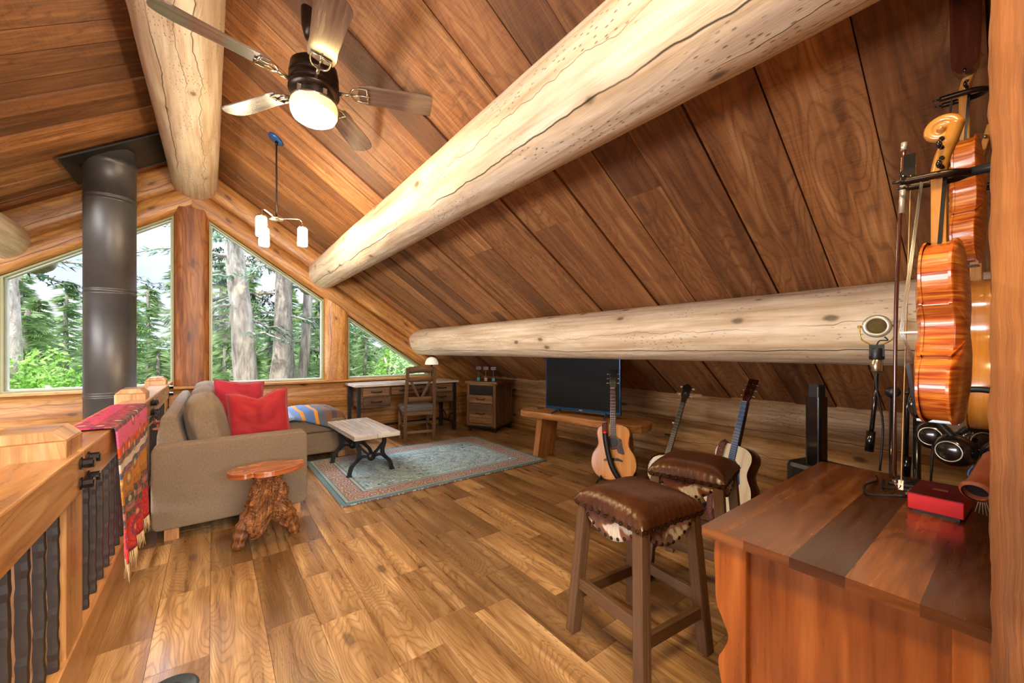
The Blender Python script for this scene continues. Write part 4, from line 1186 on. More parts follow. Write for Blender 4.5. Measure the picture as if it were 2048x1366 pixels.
for x in (DX0 + .03, DX1 - .03):
    b.box((x, (DY0 + DY1) / 2, .12), (.03, DY1 - DY0 - .06, .03), Md)
    for s in (-1, 1): b.tube(cr([(x, 5.735 + s * .03, .13), (x, 5.735 + s * .08, .22), (x, 5.735 + s * .2, .27)], 4), .012, 6, m=Md)
b.build('stretcher', 'black', e)
for x0, x1 in ((DX0 + .055, DX0 + .47), (DX1 - .47, DX1 - .055)):
    b = MB(); b.box(((x0 + x1) / 2, 5.735, .60), (x1 - x0, .46, .295), Md, axis=0, tone=-.3); pd = b.build('pedestal', 'reclaim', e, bevel=.003)
    for z0, z1, t in ((.61, .735, .4), (.47, .60, -.2)):
        b = MB(); b.box(((x0 + x1) / 2, 5.50, (z0 + z1) / 2), (x1 - x0 - .055, .03, z1 - z0 - .012), Md, axis=0, tone=t); d = b.build('drawer', 'reclaim', pd, bevel=.003)
        b = MB(); b.tube(cr([((x0 + x1) / 2 - .07, 5.485, (z0 + z1) / 2 + .008), ((x0 + x1) / 2 - .055, 5.465, (z0 + z1) / 2), ((x0 + x1) / 2 + .055, 5.465, (z0 + z1) / 2), ((x0 + x1) / 2 + .07, 5.485, (z0 + z1) / 2 + .008)], 4), .008, 6, m=Md); b.build('handle', 'black', d)
b = MB(); b.box(((DX0 + DX1) / 2, 5.51, .675), (DX1 - DX0 - .96, .03, .11), Md, axis=0, tone=.1); d = b.build('drawer', 'reclaim', e, bevel=.003)
b = MB(); xm = (DX0 + DX1) / 2; b.tube(cr([(xm - .16, 5.495, .68), (xm - .14, 5.47, .672), (xm + .14, 5.47, .672), (xm + .16, 5.495, .68)], 4), .008, 6, m=Md); b.build('handle', 'black', d)
# desk lamp
e = empty('desk_lamp', (2.80, 5.80, .78), 0, 'small desk lamp with a white dome shade behind the chair', 'lamp')
b = MB(); b.lathe([(.0005, .0), (.07, 0), (.07, .012), (.012, .02), (.009, .03)], 24); b.tube([(0, 0, .02), (0, 0, .27)], .008, 8); b.lathe([(.014, .22), (.02, .24), (.014, .26)], 12); b.build('stem', 'bronze', e)
b = MB(); b.lathe([(.105, .245), (.104, .26), (.095, .30), (.07, .34), (.035, .36), (.0005, .365)], 32); b.build('lamp_shade', 'shadeglass', e, solid=.003)
# book / laptop flat on the desk
# ================================================================== CHAIR
e = empty('dining_chair', (2.29, 5.22, 0), math.radians(168), 'rustic wooden chair with a V-shaped back and grey-brown padded seat at the desk', 'chair')
# local: back at -y? front faces +y ; back posts at y=-.2
for s in (-1, 1):
    b = MB(); b.tube(cr([(s * .19, .17, 0), (s * .195, .20, .2), (s * .195, .215, .45), (s * .185, .25, .75), (s * .18, .31, 1.02)], 5), [1] * 21, prof=[(-.02, -.016), (.02, -.016), (.02, .016), (-.02, .016)], up=(1, 0, 0), smooth=False); b.build('back_post', 'stool', e)
    b = MB(); b.box((s * .20, -.2, .215), (.045, .045, .43), axis=2); b.build('leg', 'stool', e, bevel=.004)
for z, y, h in ((.985, .298, .085), (.86, .272, .06), (.585, .226, .075)):
    b = MB(); b.grid(lambda u, v: (-.17 + .34 * u, y + (v - .5) * h * .22 + .015 * math.sin(PI * u), z + (v - .5) * h + (.012 * math.sin(PI * u) if z > .9 else 0)), 12, 2, I4, 0, True); b.build('back_rail', 'stool', e, solid=.02)
b = MB()
for s in (-1, 1): b.tube([(s * .13, .263, .84), (s * .02, .232, .61)], [1, 1], prof=[(-.016, -.009), (.016, -.009), (.016, .009), (-.016, .009)], up=(1, 0, 0), smooth=False)
b.build('back_slats', 'stool', e)
b = MB()
for (x, y, w, d) in ((0, -.2, .36, .025), (0, .2, .36, .025), (-.2, 0, .025, .38), (.2, 0, .025, .38)): b.box((x, y, .40), (w, d, .06))
b.build('seat_frame', 'stool', e)
b = MB(); cushion(b, (0, 0, .455), (.46, .46, .07), I4, .012, 10, .25); b.build('seat', 'seatgrey', e, weld=True)
b = MB()
for (x, y, w, d, z) in ((0, .18, .38, .03, .14), (-.2, 0, .025, .37, .17), (.2, 0, .025, .37, .17), (0, -.2, .36, .025, .2)): b.box((x, y, z), (w, d, .035))
b.build('stretcher', 'stool', e)
# ================================================================== FILE CABINET
cyaw = math.atan2(-.46, .23)
e = empty('drawer_cabinet', (3.145, 5.27, 0), cyaw, 'reclaimed wood three-drawer cabinet on casters', 'cabinet')
# local x along the front (0...50), local y into the depth
b = MB(); b.box((.25, .28, .76), (.56, .60, .03), axis=0, tone=.5); b.build('top', 'reclaim', e, bevel=.004)
b = MB(); b.box((.25, .28, .42), (.49, .54, .64), axis=2, tone=-.3); b.build('body', 'reclaim', e, bevel=.003)
b = MB()
for x in (.02, .48):
    for y in (.008, .552): b.box((x, y, .42), (.05, .03, .66), axis=2, tone=.0)
b.box((.25, 0.004, .735), (.42, .02, .02), axis=0, tone=1); b.box((.25, 0.004, .115), (.42, .02, .03), axis=0, tone=1)
b.box((.51, .28, .73), (.02, .5, .03), axis=1); b.box((.51, .28, .12), (.02, .5, .03), axis=1)
b.build('corner_trim', 'reclaim', e, bevel=.002)
for z0, z1, t in ((.575, .715, -1.6), (.445, .57, .5), (.14, .44, .1)):
    b = MB(); b.box((.25, -.002, (z0 + z1) / 2), (.405, .025, z1 - z0 - .008), axis=0, tone=t)
    if z0 < .2: b = MB(); b.box((.25, -.002, .36), (.405, .025, .155), axis=0, tone=0.05); b.box((.25, -.002, .212), (.405, .025, .14), axis=0, tone=.9)
    d = b.build('drawer', 'reclaim', e, bevel=.003); zz = (z0 + z1) / 2
    b = MB(); b.tube(cr([(.18, -.018, zz + .012), (.2, -.035, zz), (.3, -.035, zz), (.32, -.018, zz + .012)], 4), .008, 6); b.build('handle', 'black', d)
b = MB(); b.box((.25, .28, .085), (.5, .55, .03)); b.build('base_frame', 'black', e)
for x in (.03, .47):
    for y in (.04, .52):
        b = MB(); b.lathe([(.0005, -.012), (.028, -.012), (.028, .012), (.0005, .012)], 16, T(x, y, .028) @ R(PI / 2, 'Y')); b.box((x, y, .06), (.03, .02, .03)); b.build('caster', 'black', e)
# three card holders on top
cp = [(.10, .17, 'teal', 'card sign on a teal block, leftmost on the cabinet', ''), (.245, .15, 'pink', 'card sign on a pinkish block in the middle of the cabinet top', ''), (.39, .13, 'blue', 'card sign on a pale blue block, rightmost on the cabinet', '')]
Mcab = T(3.145, 5.27, 0) @ R(cyaw)
for lx, ly, mt, lab, txt in cp:
    p = Mcab @ Vector((lx, ly, .776))
    e2 = empty('card_holder', p, math.radians(-35), lab, 'card holder', 'little signs on the cabinet')
    b = MB(); b.box((0, 0, .025), (.045, .045, .05)); b.build('block', mt, e2, bevel=.002)
    b = MB(); b.tube([(0, 0, .05), (0, 0, .175)], .003, 6); b.build('wire', 'silver', e2)
    b = MB(); b.box((0, 0, .197), (.076, .004, .046)); b.build('card', 'tag', e2)
    # the word on each card is only a blurred row of dark strokes
    b = MB(); rn = random.Random(len(lab))
    zig = [(-.032 + .0064 * q, -.0028, .197 + .013 * (-1) ** q * rn.uniform(.5, 1)) for q in range(11)]
    b.tube(cr(zig, 4), .0016, 5); b.build('lettering', 'ink' if mt != 'blue' else 'terracotta', e2)
# ================================================================== BENCH + TV
e = empty('wooden_bench', (3.23, 2.975, 0), math.radians(8), 'thick live-edge plank bench with splayed slab legs under the television', 'bench')
e.scale = (.95, .95, 1.073)
b = MB()
for i in range(1): b.grid(lambda u, v: (0, 0, 0), 1, 1)
b = MB()
top = cr([(-.19, -.77, 0), (-.20, -.3, 0), (-.19, .1, 0), (-.21, .5, 0), (-.20, .78, 0), (.16, .79, 0), (.17, .2, 0), (.16, -.4, 0), (.165, -.77, 0)], 5, True)
b.prism([(p.x, p.y) for p in top], .437, .504, grain=1); b.build('seat_plank', 'benchwood', e, bevel=.008)
for s in (-1, 1):
    b = MB(); P = [(-.17, 0), (.17, 0), (.15, .395), (-.15, .395)]
    b.box((0, 0, .22), (.32, .085, .45), T(0, s * .57, 0) @ R(s * math.radians(9), 'X'), axis=2, tone=-.3); b.build('leg', 'benchwood', e, bevel=.006)
tva = math.atan2(2.73 - 3.63, 3.51 - 3.27)
e = empty('television', (3.178, 2.926, .5415), tva + 0, 'black flat-screen television on the plank bench', 'television')
e.scale = (.95, .95, .95)
# local x along the screen, -y faces the camera
b = MB(); b.box((0, 0, .365), (.94, .035, .63)); b.build('housing', 'bezel', e, bevel=.004)
b = MB(); b.box((0, -.0185, .375), (.915, .003, .585)); b.build('screen_panel', 'screen', e)
b = MB(); b.box((0, .03, .36), (.5, .03, .35)); b.build('rear_cover', 'black', e, bevel=.01)
b = MB(); b.box((0, -.0195, .066), (.04, .002, .009)); b.build('badge', 'silver', e)
for s in (-1, 1):
    b = MB(); b.tube(cr([(s * .30, .0, .09), (s * .31, -.04, .035), (s * .33, -.12, .01)], 4), .009, 8); b.tube(cr([(s * .30, .0, .09), (s * .31, .04, .035), (s * .33, .11, .01)], 4), .009, 8); b.build('stand_foot', 'bezel', e)
b = MB(); b.box((0, 0, .009), (.1, .1, .018)); b.tube([(0, 0, .01), (.0, 0, .07)], .002, 5)
b.build('small_dish', 'reclaim', None, (3.154, 3.61, .5408)); o = bpy.data.objects['small_dish']; tag(o, 'small dark ornament at the cabinet end of the bench, beside the television', 'ornament')

# ================================================================== GUITARS
def gbody_outline(k=1.0, n=5, cut=0):
    """half widths for an acoustic guitar body 0..0.5 tall, closed outline"""
    h = [(.0, .0), (.075, .004), (.145, .03), (.19, .085), (.203, .15), (.188, .225), (.150, .285), (.136, .325), (.142, .375), (.150, .42), (.135, .465), (.09, .493), (.04, .5), (0, .5)]
    L_ = [(-x * k, y * k, 0) for x, y in h[1:-1]][::-1]
    P = [(x * k, y * k, 0) for x, y in h] + L_
    return [(p.x, p.y) for p in cr(P, n, True)]
def guitar(name, loc, rz, lean, label, top, side, nk, fb='rosewood', strap=None, group=None, roll=0, headcol='rosewood', pick='rosewood', cat='guitar', frame_col=None):
    e = empty(name, loc, 0, label, cat, group)
    e.rotation_euler = (Matrix.Rotation(rz, 4, 'Z') @ Matrix.Rotation(-lean, 4, 'X') @ Matrix.Rotation(roll, 4, 'Y')).to_euler()
    o = gbody_outline()
    b = MB(); b.prism(o, -.10, 0, XZ, smooth=True); b.build('body', side, e, bevel=.004)
    b = MB(); b.prism([(x * .985, (y - .25) * .985 + .25) for x, y in o], 0, .003, XZ, grain=1); b.build('soundboard', top, e)
    b = MB(); N = len(o)
    b.tube([(x * .993, -.003, (y - .25) * .993 + .25) for x, y in o], .0032, 6, closed=True); b.build('binding', 'white' if top == 'palespruce' else 'neckwood', e)
    b = MB(); b.lathe([(.0005, 0), (.05, 0)], 32, XZ @ T(0, .335, .0038)); b.build('soundhole', 'black', e)
    b = MB(); b.lathe([(.052, 0), (.052, .0012), (.064, .0012), (.064, 0)], 40, XZ @ T(0, .335, .0032)); b.build('rosette', fb, e)
    b = MB(); b.prism([(p.x, p.y) for p in cr([(.045, .37, 0), (.075, .365, 0), (.085, .30, 0), (.10, .235, 0), (.045, .245, 0), (.035, .285, 0), (.062, .315, 0), (.066, .345, 0)], 4, True)], .0032, .0052, XZ); b.build('pickguard', pick, e)
    b = MB(); b.prism([(-.085, .165), (-.05, .172), (.05, .172), (.085, .165), (.085, .18), (.045, .197), (-.045, .197), (-.085, .18)], .003, .012, XZ); b.build('bridge', fb, e)
    b = MB(); b.prism([(-.026, .49), (.026, .49), (.0215, .835), (-.0215, .835)], -.025, .004, XZ, grain=1); b.build('neck', nk, e, bevel=.003)
    b = MB(); b.prism([(-.0275, .395), (.0275, .395), (.022, .835), (-.022, .835)], .005, .011, XZ, grain=1); f = b.build('fingerboard', fb, e)
    b = MB(); sc = .645; br = .19
    for k in range(1, 20):
        y = br + sc / (2 ** (k / 12)); b.box((0, -.0115, y), (.053, .0015, .002))
    b.box((0, -.012, .836), (.045, .006, .004)); b.build('frets', 'silver', f)
    b = MB(); Mh = T(0, 0, .835) @ R(math.radians(-12), 'X')
    b.prism([(-.022, 0), (.022, 0), (.031, .04), (.036, .185), (-.036, .185), (-.031, .04)], -.012, .004, Mh @ XZ, grain=1); h = b.build('headstock', headcol, e, bevel=.003)
    b = MB()
    for s in (-1, 1):
        for k in range(3):
            z = .05 + k * .045; b.tube([(s * .02, -.004, z), (s * .02, -.018, z)], .004, 6, m=Mh); b.tube([(s * .03, .003, z), (s * .047, .003, z)], .003, 6, m=Mh); b.ball((s * .052, .003, z), (.009, .005, .007), 8, Mh)
    b.build('tuners', 'chrome', h)
    b = MB()
    for k in range(6):
        x = (-2.5 + k) * .0085; b.tube([(x * 1.15, -.015, .188), (x * .82, -.0165, .837)], .0007, 4)
    b.build('strings', 'strings', e)
    return e
def strapmesh(b, pts, w, normal=(0, -1, 0)):
    P = cr(pts, 8); n = Vector(normal); L_ = 0
    for i in range(len(P)):
        d = (P[min(i + 1, len(P) - 1)] - P[max(0, i - 1)]).normalized(); s = d.cross(n).normalized() * w / 2
        b.v += [P[i] - s, P[i] + s]
        if i:
            l2 = L_ + (P[i] - P[i - 1]).length; k = len(b.v) - 4
            b.face([k, k + 1, k + 3, k + 2], [(0, L_), (w, L_), (w, l2), (0, l2)], 0, True); L_ = l2
g1 = guitar('acoustic_guitar', (2.90, 2.28, .07), math.radians(-62), math.radians(9), 'honey-topped acoustic guitar with a black strap standing in front of the television', 'spruce', 'rosewood', 'neckwood', fb='rosewood', roll=math.radians(-2), headcol='black')
b = MB(); strapmesh(b, [(-.075, .02, .51), (-.072, -.02, .495), (-.07, -.03, .46), (-.062, -.035, .36), (-.035, -.035, .22), (.0, -.032, .11), (.06, -.02, .01), (.09, .03, -.02)], .05); b.build('strap', 'black', g1, solid=.004)
b = MB(); strapmesh(b, [(-.0752, .018, .512), (-.0722, -.024, .497), (-.070, -.035, .47), (-.068, -.038, .415)], .047); b.build('strap_end', 'strapband', g1, solid=.003)
b = MB(); b.ball((-.067, -.041, .425), (.018, .003, .015), 12); b.build('strap_flower', 'red', g1)
def stand(x, y, rz, label):
    e = empty('instrument_stand', (x, y, 0), rz, label, 'stand', 'black folding floor stands')
    b = MB()
    for s in (-1, 1):
        b.tube([(s * .03, .03, .28), (s * .16, -.10, .01)], .009, 8); b.tube([(s * .10, -.06, .09), (s * .11, -.16, .075), (s * .11, -.18, .115)], .009, 8)
    b.tube([(-.13, -.08, .06), (.13, -.08, .06)], .008, 8); b.tube([(0, .03, .30), (0, .19, .01)], .009, 8); b.build('stand_frame', 'black', e)
    b = MB(); b.tube([(0, .03, .27), (0, .05, .48)], .008, 8); b.tube([(-.05, .05, .48), (.05, .05, .48)], .01, 8); b.build('upright', 'black', e)
    return e
stand(3.01, 2.35, math.radians(-56), 'black floor stand holding the honey-topped guitar')
g2 = guitar('acoustic_guitar', (2.98, 1.37, .06), math.radians(-106), math.radians(15), 'pale-topped acoustic guitar with dark sides and a patterned strap behind the far bar stool', 'palespruce', 'rosewood', 'rosewood', fb='bluemet', pick='bluemet', roll=math.radians(2))
b = MB(); strapmesh(b, [(-.085, .05, .49), (-.088, -.01, .50), (-.088, -.03, .47), (-.095, -.03, .35), (-.10, -.03, .2), (-.06, -.05, .02), (.0, -.08, -.06), (.06, -.02, -.04)], .05); b.build('strap', 'strapband', g2, solid=.004)
stand(3.09, 1.36, math.radians(-106), 'black floor stand holding the pale-topped guitar')
# banjo
e = empty('banjo', (3.10, 1.96, .03), 0, 'five-string banjo with a white head leaning on its stand between the two guitars', 'banjo')
e.rotation_euler = (R(math.radians(-84)) @ R(math.radians(-17), 'X') @ R(math.radians(9), 'Y')).to_euler()
b = MB(); b.lathe([(.0005, -.075), (.15, -.07), (.165, -.05), (.165, -.02), (.15, -.01)], 40, XZ @ T(0, .165, 0)); b.build('resonator', 'rosewood', e)
b = MB(); b.lathe([(.145, -.02), (.145, .008), (.138, .01), (.138, -.004)], 40, XZ @ T(0, .165, 0)); b.build('tension_hoop', 'chrome', e)
b = MB(); b.lathe([(.0005, .004), (.138, .004)], 40, XZ @ T(0, .165, 0)); b.build('head', 'white', e)
b = MB(); b.prism([(-.02, .3), (.02, .3), (.017, .80), (-.017, .80)], -.012, .012, XZ, grain=1); b.build('neck', 'rosewood', e, bevel=.002)
b = MB(); b.prism([(-.022, .3), (.022, .3), (.018, .80), (-.018, .80)], .0125, .016, XZ, grain=1); f = b.build('fingerboard', 'black', e)
b = MB()
for k in range(1, 22): b.box((0, -.0165, .13 + .67 / (2 ** (k / 12))), (.042, .0015, .002))
b.build('frets', 'silver', f)
b = MB(); b.prism([(p.x, p.y) for p in cr([(-.018, .8, 0), (.018, .8, 0), (.022, .84, 0), (.036, .865, 0), (.028, .90, 0), (.04, .94, 0), (.012, .965, 0), (-.012, .965, 0), (-.04, .94, 0), (-.028, .90, 0), (-.036, .865, 0), (-.022, .84, 0)], 3, True)], -.008, .014, XZ); h = b.build('headstock', 'blackgloss', e)
b = MB()
for s in (-1, 1):
    for z in (.865, .935): b.ball((s * .055, .0, z), (.012, .006, .008), 8); b.tube([(s * .03, 0, z), (s * .05, 0, z)], .003, 6)
b.ball((-.035, -.0, .60), (.011, .006, .008), 8); b.tube([(-.018, 0, .60), (-.03, 0, .60)], .003, 6)
b.build('tuners', 'cream', h)
b = MB()
for a in range(8): b.tube([(0, -.0152, .885), (.012 * math.cos(a * PI / 4), -.0152, .885 + .012 * math.sin(a * PI / 4))], .0012, 4)
b.build('star_inlay', 'silver', h)
b = MB(); b.box((0, -.014, .09), (.06, .018, .01)); b.build('bridge', 'neckwood', e)
b = MB()
for k in range(5): b.tube([((-2 + k) * .009, -.02, .03), ((-2 + k) * .007, -.018, .80)], .0007, 4)
b.build('strings', 'strings', e)
stand(3.26, 1.96, math.radians(-84), 'black floor stand holding the banjo')

# ================================================================== COLUMN SPEAKER STAND
e = empty('column_stand', (2.60, .69, 0), math.radians(-15), 'thick square black column on a wide black base behind the chest', 'column stand')
b = MB(); b.prism(rect_r(.075, .075, .012, 3), .6, 1.0); b.build('column', 'blackgloss', e)
b = MB(); b.prism(rect_r(.06, .06, .01, 3), 1.0, 1.055)
for s in (-1, 1): b.box((s * .02, 0, 1.06), (.012, .05, .014))
b.build('connector', 'black', e)
b = MB(); b.prism(rect_r(.22, .42, .05, 5), 0, .635, T(.05, -.07, 0)); b.build('base', 'black', e, bevel=.03)
# ================================================================== MICROPHONE STANDS
def mic_stand(loc, label, boom, ztop, zc):
    e = empty('microphone_stand', loc, 0, label, 'stand', 'black microphone stands')
    b = MB(); b.tube([(0, 0, .08), (0, 0, zc)], .0125, 12); b.lathe([(.0125, zc * .62 - .08), (.018, zc * .62 - .075), (.018, zc * .62 + .02), (.0125, zc * .62 + .03)], 12); b.lathe([(.0125, .1), (.022, .1), (.022, .16), (.0125, .16)], 12); b.build('pole', 'blackgloss', e)
    for k in range(3):
        a = k * 2.094 + .4; b = MB(); b.tube([(.02 * math.cos(a), .02 * math.sin(a), .13), (.15 * math.cos(a), .15 * math.sin(a), .012)], .009, 8); b.build('leg', 'blackgloss', e)
    b = MB(); b.lathe([(.0005, -.018), (.024, -.018), (.024, .018), (.0005, .018)], 16, T(0, 0, zc) @ R(PI / 2, 'Y')); b.tube([(.02, -.03, zc), (.03, -.055, zc)], .01, 8); b.build('clutch', 'black', e)
    b = MB(); b.tube(boom, .0085, 10); p = Vector(boom[0]); q = Vector(boom[-1]); d = (q - p).normalized(); b.tube([p, p + d * .09], .016, 10); b.build('boom', 'blackgloss', e)
    return e
# round silver microphone
ax, ay = 2.345, .352
e = mic_stand((ax, ay, 0), 'black boom stand carrying the round silver microphone', [(-.01, .075, .80), (0, .06, 1.0), (0, .05, 1.15)], 1.2, 1.07)
fdir = math.atan2(-ay, -ax)          # towards the camera
m_ = T(ax, ay + .045, 0)
e = empty('round_microphone', (ax - .01, ay + .05, 1.125), fdir + PI / 2, 'vintage-style round silver microphone in a brass yoke', 'microphone')
b = MB(); b.lathe([(.0005, .03), (.02, .03), (.022, .035), (.022, .12), (.0005, .125)], 20); b.build('body', 'chrome', e)
b = MB(); b.box((0, 0, .125), (.05, .035, .05)); b.lathe([(.024, .085), (.026, .09), (.026, .13), (.024, .135)], 16); b.build('clip', 'black', e)
b = MB(); b.tube(cr([(-.006, 0, .145), (-.04, 0, .165), (-.056, 0, .19), (-.056, 0, .235)], 4), .003, 6); b.tube(cr([(.006, 0, .145), (.04, 0, .165), (.056, 0, .19), (.056, 0, .235)], 4), .003, 6); b.tube([(-.064, 0, .232), (-.05, 0, .232)], .005, 8); b.tube([(.064, 0, .232), (.05, 0, .232)], .005, 8); b.build('yoke', 'brass', e)
b = MB(); b.lathe([(.033, .014), (.036, .016), (.048, .014), (.05, .008), (.05, -.008), (.048, -.014), (.0005, -.014)], 36, T(0, 0, .232) @ XZ); b.build('ring_housing', 'silver', e)
b = MB(); b.lathe([(.0005, .014), (.02, .013), (.033, .009)], 28, T(0, 0, .232) @ XZ); b.build('grille', 'grille', e)
b = MB(); b.tube(cr([(.025, 0, .185), (.035, -.005, .17), (.01, -.01, .168), (0, -.01, .15)], 5), .003, 6); b.tube(cr([(0, -.03, .03), (.0, -.03, -.04), (.02, -.02, -.2), (.01, -.02, -.4)], 5), .004, 6); b.build('cable', 'black', e)
# condenser microphone
bx, by = 2.40, .285
e = mic_stand((bx, by, 0), 'black boom stand carrying the box-shaped microphone behind the violin bow', [(0, .035, .7), (0, .03, 1.0), (0, .02, 1.09)], 1.2, 1.03)
fd = math.atan2(-by, -bx)
e = empty('condenser_microphone', (bx - .02, by - .045, 1.085), fd + PI / 2, 'boxy champagne condenser microphone beside the violin', 'microphone')
b = MB(); b.lathe([(.0005, -.085), (.008, -.08), (.01, -.02), (.024, -.01), (.03, .0), (.03, .01)], 20); b.build('shock_mount', 'black', e)
b = MB(); b.prism(rect_r(.085, .055, .02, 4), .01, .062); b.build('body', 'silver', e, bevel=.004)
b = MB(); P = [(-.04, .062), (.04, .062), (.036, .13), (.03, .142), (-.03, .142), (-.036, .13)]; b.prism(P, -.022, .022, XZ); b.build('grille', 'tag', e, bevel=.006)
b = MB(); b.prism([(-.008, .036), (0, .028), (.008, .036), (0, .044)], .028, .0285, XZ); b.build('badge', 'red', e)
b = MB(); b.tube(cr([(0, 0, -.08), (.005, 0, -.2), (-.005, 0, -.5), (.0, 0, -1.03)], 5), .004, 6); b.build('cable', 'black', e)

# ================================================================== AUDIO INTERFACE
e = empty('audio_interface', (1.83, .165, .75), math.radians(-2), 'red metal audio interface box on the chest', 'audio interface')
# broad side faces -x
b = MB(); b.box((0, 0, .032), (.20, .118, .048)); b.build('case', 'red', e, bevel=.002)
b = MB(); b.box((0, 0, .0567), (.198, .116, .0015)); b.build('lid', 'darkred', e)
b = MB(); b.box((0, 0, .0045), (.18, .10, .009)); b.build('foot', 'black', e)
b = MB()
for k, x in enumerate((-.03, 0, .03)): b.lathe([(.0005, .016), (.008, .016), (.009, 0)], 12, T(x, .058, .032) @ R(-PI / 2, 'X'))
b.build('knob', 'chrome', e)
b = MB()
for q in range(3): b.box((.012 - .008 * q, .0, .0578), (.003, .03, .0006))
b.box((.004, .016, .0578), (.02, .003, .0006)); b.build('faint_logo', 'terracotta', e)
b = MB()
b.tube(cr([(1.78, .235, .78), (1.77, .27, .775), (1.79, .33, .757), (1.90, .36, .756), (2.0, .345, .757), (2.08, .36, .757)], 8), .0035, 6)
b.tube(cr([(1.86, .235, .78), (1.87, .27, .775), (1.92, .31, .758), (2.03, .33, .757)], 8), .004, 6)
b.tube([(1.78, .232, .78), (1.772, .262, .777)], .006, 8); b.tube([(1.86, .232, .78), (1.868, .262, .777)], .006, 8)
tag(b.build('audio_cable', 'black', None), 'black cables plugged into the red box, coiled on the chest top', 'cable')
b = MB(); b.box((0, 0, .006), (.10, .09, .012)); b.ball((.0, .01, .012), (.03, .03, .01), 10)
tag(b.build('small_pouch', 'black', None, (2.06, .27, .75), bevel=.004), 'flat black pouch lying by the cables on the chest', 'pouch')

# ================================================================== VIOLINS
def vio_outline(k=1.0, n=7):
    h = [(0, 0), (.045, .002), (.085, .022), (.104, .062), (.098, .100), (.078, .125), (.084, .132), (.066, .142), (.056, .18), (.058, .205), (.075, .228), (.068, .235), (.080, .262), (.084, .295), (.070, .33), (.035, .352), (.0, .356)]
    P = [(x * k, y * k, 0) for x, y in h] + [(-x * k, y * k, 0) for x, y in h[1:-1]][::-1]
    return [(p.x, p.y) for p in cr(P, n, True)]
def violin(loc, rz, label, tilt=0, k=1.0, chin=True):
    e = empty('violin', loc, 0, label, 'violin', 'violins hanging on the instrument wall')
    e.rotation_euler = (R(rz) @ R(tilt, 'X')).to_euler()
    o = vio_outline(k); inner = [(x * .955, (y - .178 * k) * .965 + .178 * k) for x, y in o]
    b = MB(); b.prism(inner, -.001, .035 * k, XZ, smooth=False, grain=1)
    # ribs: grain around the bout
    b.build('ribs', 'fiddle', e)
    for nm, z0, sg in (('front_plate', .035 * k, 1), ('back_plate', 0, -1)):
        b = MB(); N = len(o); c = Vector((0, .178 * k))
        rings = [(1, 0), (1.0, .004), (.9, .006), (.7, .011), (.45, .0145), (.2, .0155), (.02, .016)]
        for s_, hgt in rings:
            for x, y in o: b.v.append((XZ @ Vector((x * s_, (y - c.y) * s_ + c.y, z0 + sg * hgt))))
        for i in range(len(rings) - 1):
            for j in range(N):
                j2 = (j + 1) % N; q = [i * N + j, i * N + j2, (i + 1) * N + j2, (i + 1) * N + j]
                if sg < 0: q.reverse()
                b.face(q, [(b.v[t].z, b.v[t].x) for t in q], 0, i > 0)
        b.build(nm, 'fiddle', e)
    b = MB(); P = [(-.012, .33), (.012, .33), (.0115, .485), (-.0115, .485)]
    b.prism([(x * k, y * k) for x, y in P], .012 * k, .034 * k, XZ, grain=1); b.prism([(-.014 * k, .335 * k), (.014 * k, .335 * k), (.017 * k, .352 * k), (-.017 * k, .352 * k)], 0, .03 * k, XZ)
    b.build('neck', 'neckwood', e, bevel=.003)
    b = MB(); b.prism([(-.021 * k, .215 * k), (.021 * k, .215 * k), (.012 * k, .485 * k), (-.012 * k, .485 * k)], 0, .006, T(0, -.036 * k, 0) @ R(math.radians(-3), 'X') @ XZ, grain=1); b.build('fingerboard', 'blackgloss', e)
    # scroll: peg box + spiral
    b = MB(); b.tube(cr([(0, -.026 * k, .48 * k), (0, -.02 * k, .52 * k), (0, -.008 * k, .556 * k), (0, .0, .585 * k)], 5), [.012 * k] * 16, 10)
    sp = []; rr = []
    for i in range(60):
        a = i / 59 * 4.6 * PI; r = .022 * k * (1 - i / 62)
        sp.append((0, -.020 * k + r * math.cos(a), .578 * k + r * math.sin(a) * 1.0)); rr.append((.0095 - .0055 * i / 59) * k)
    b.tube(sp, rr, 10); b.ball((0, -.020 * k, .578 * k), (.015 * k, .008 * k, .008 * k), 10)
    sc = b.build('scroll', 'neckwood', e)
    for i, z in enumerate((.50, .518, .538, .556)):
        s = (-1) ** i; b = MB(); b.tube([(-s * .016, -.018 * k, z * k), (s * .03, -.018 * k, z * k)], .0038, 8); b.ball((s * .036, -.018 * k, z * k), (.010, .0045, .0085), 10); b.build('peg', 'blackgloss', sc)
    b = MB(); b.prism([(-.02, 0), (.02, 0), (.018, .02), (.01, .032), (-.01, .032), (-.018, .02)], -.002, .002, T(0, -.047 * k, .178 * k) @ R(PI / 2, 'X') @ XZ) if False else b.box((0, -.06 * k, .178 * k), (.04, .034 * k, .004)); b.build('bridge', 'neckwood', e)
    b = MB()
    for j in range(4):
        x = (-1.5 + j) * .009; b.tube([(x * .7, -.048 * k, .485 * k), (x, -.078 * k, .178 * k), (x * .8, -.058 * k, .115 * k)], .0007, 4)
    b.build('strings', 'strings', e)
    b = MB(); b.prism([(-.008, .01), (.008, .01), (.02, .115), (-.02, .115)], 0, .006, T(0, -.05 * k, 0) @ R(math.radians(6), 'X') @ XZ); b.build('tailpiece', 'blackgloss', e)
    if chin:
        b = MB(); b.ball((-.045, -.062 * k, .03), (.05, .012, .035), 16); b.box((-.04, -.03 * k, -.004), (.03, .06, .005)); b.build('chin_rest', 'blackgloss', e)
    return e
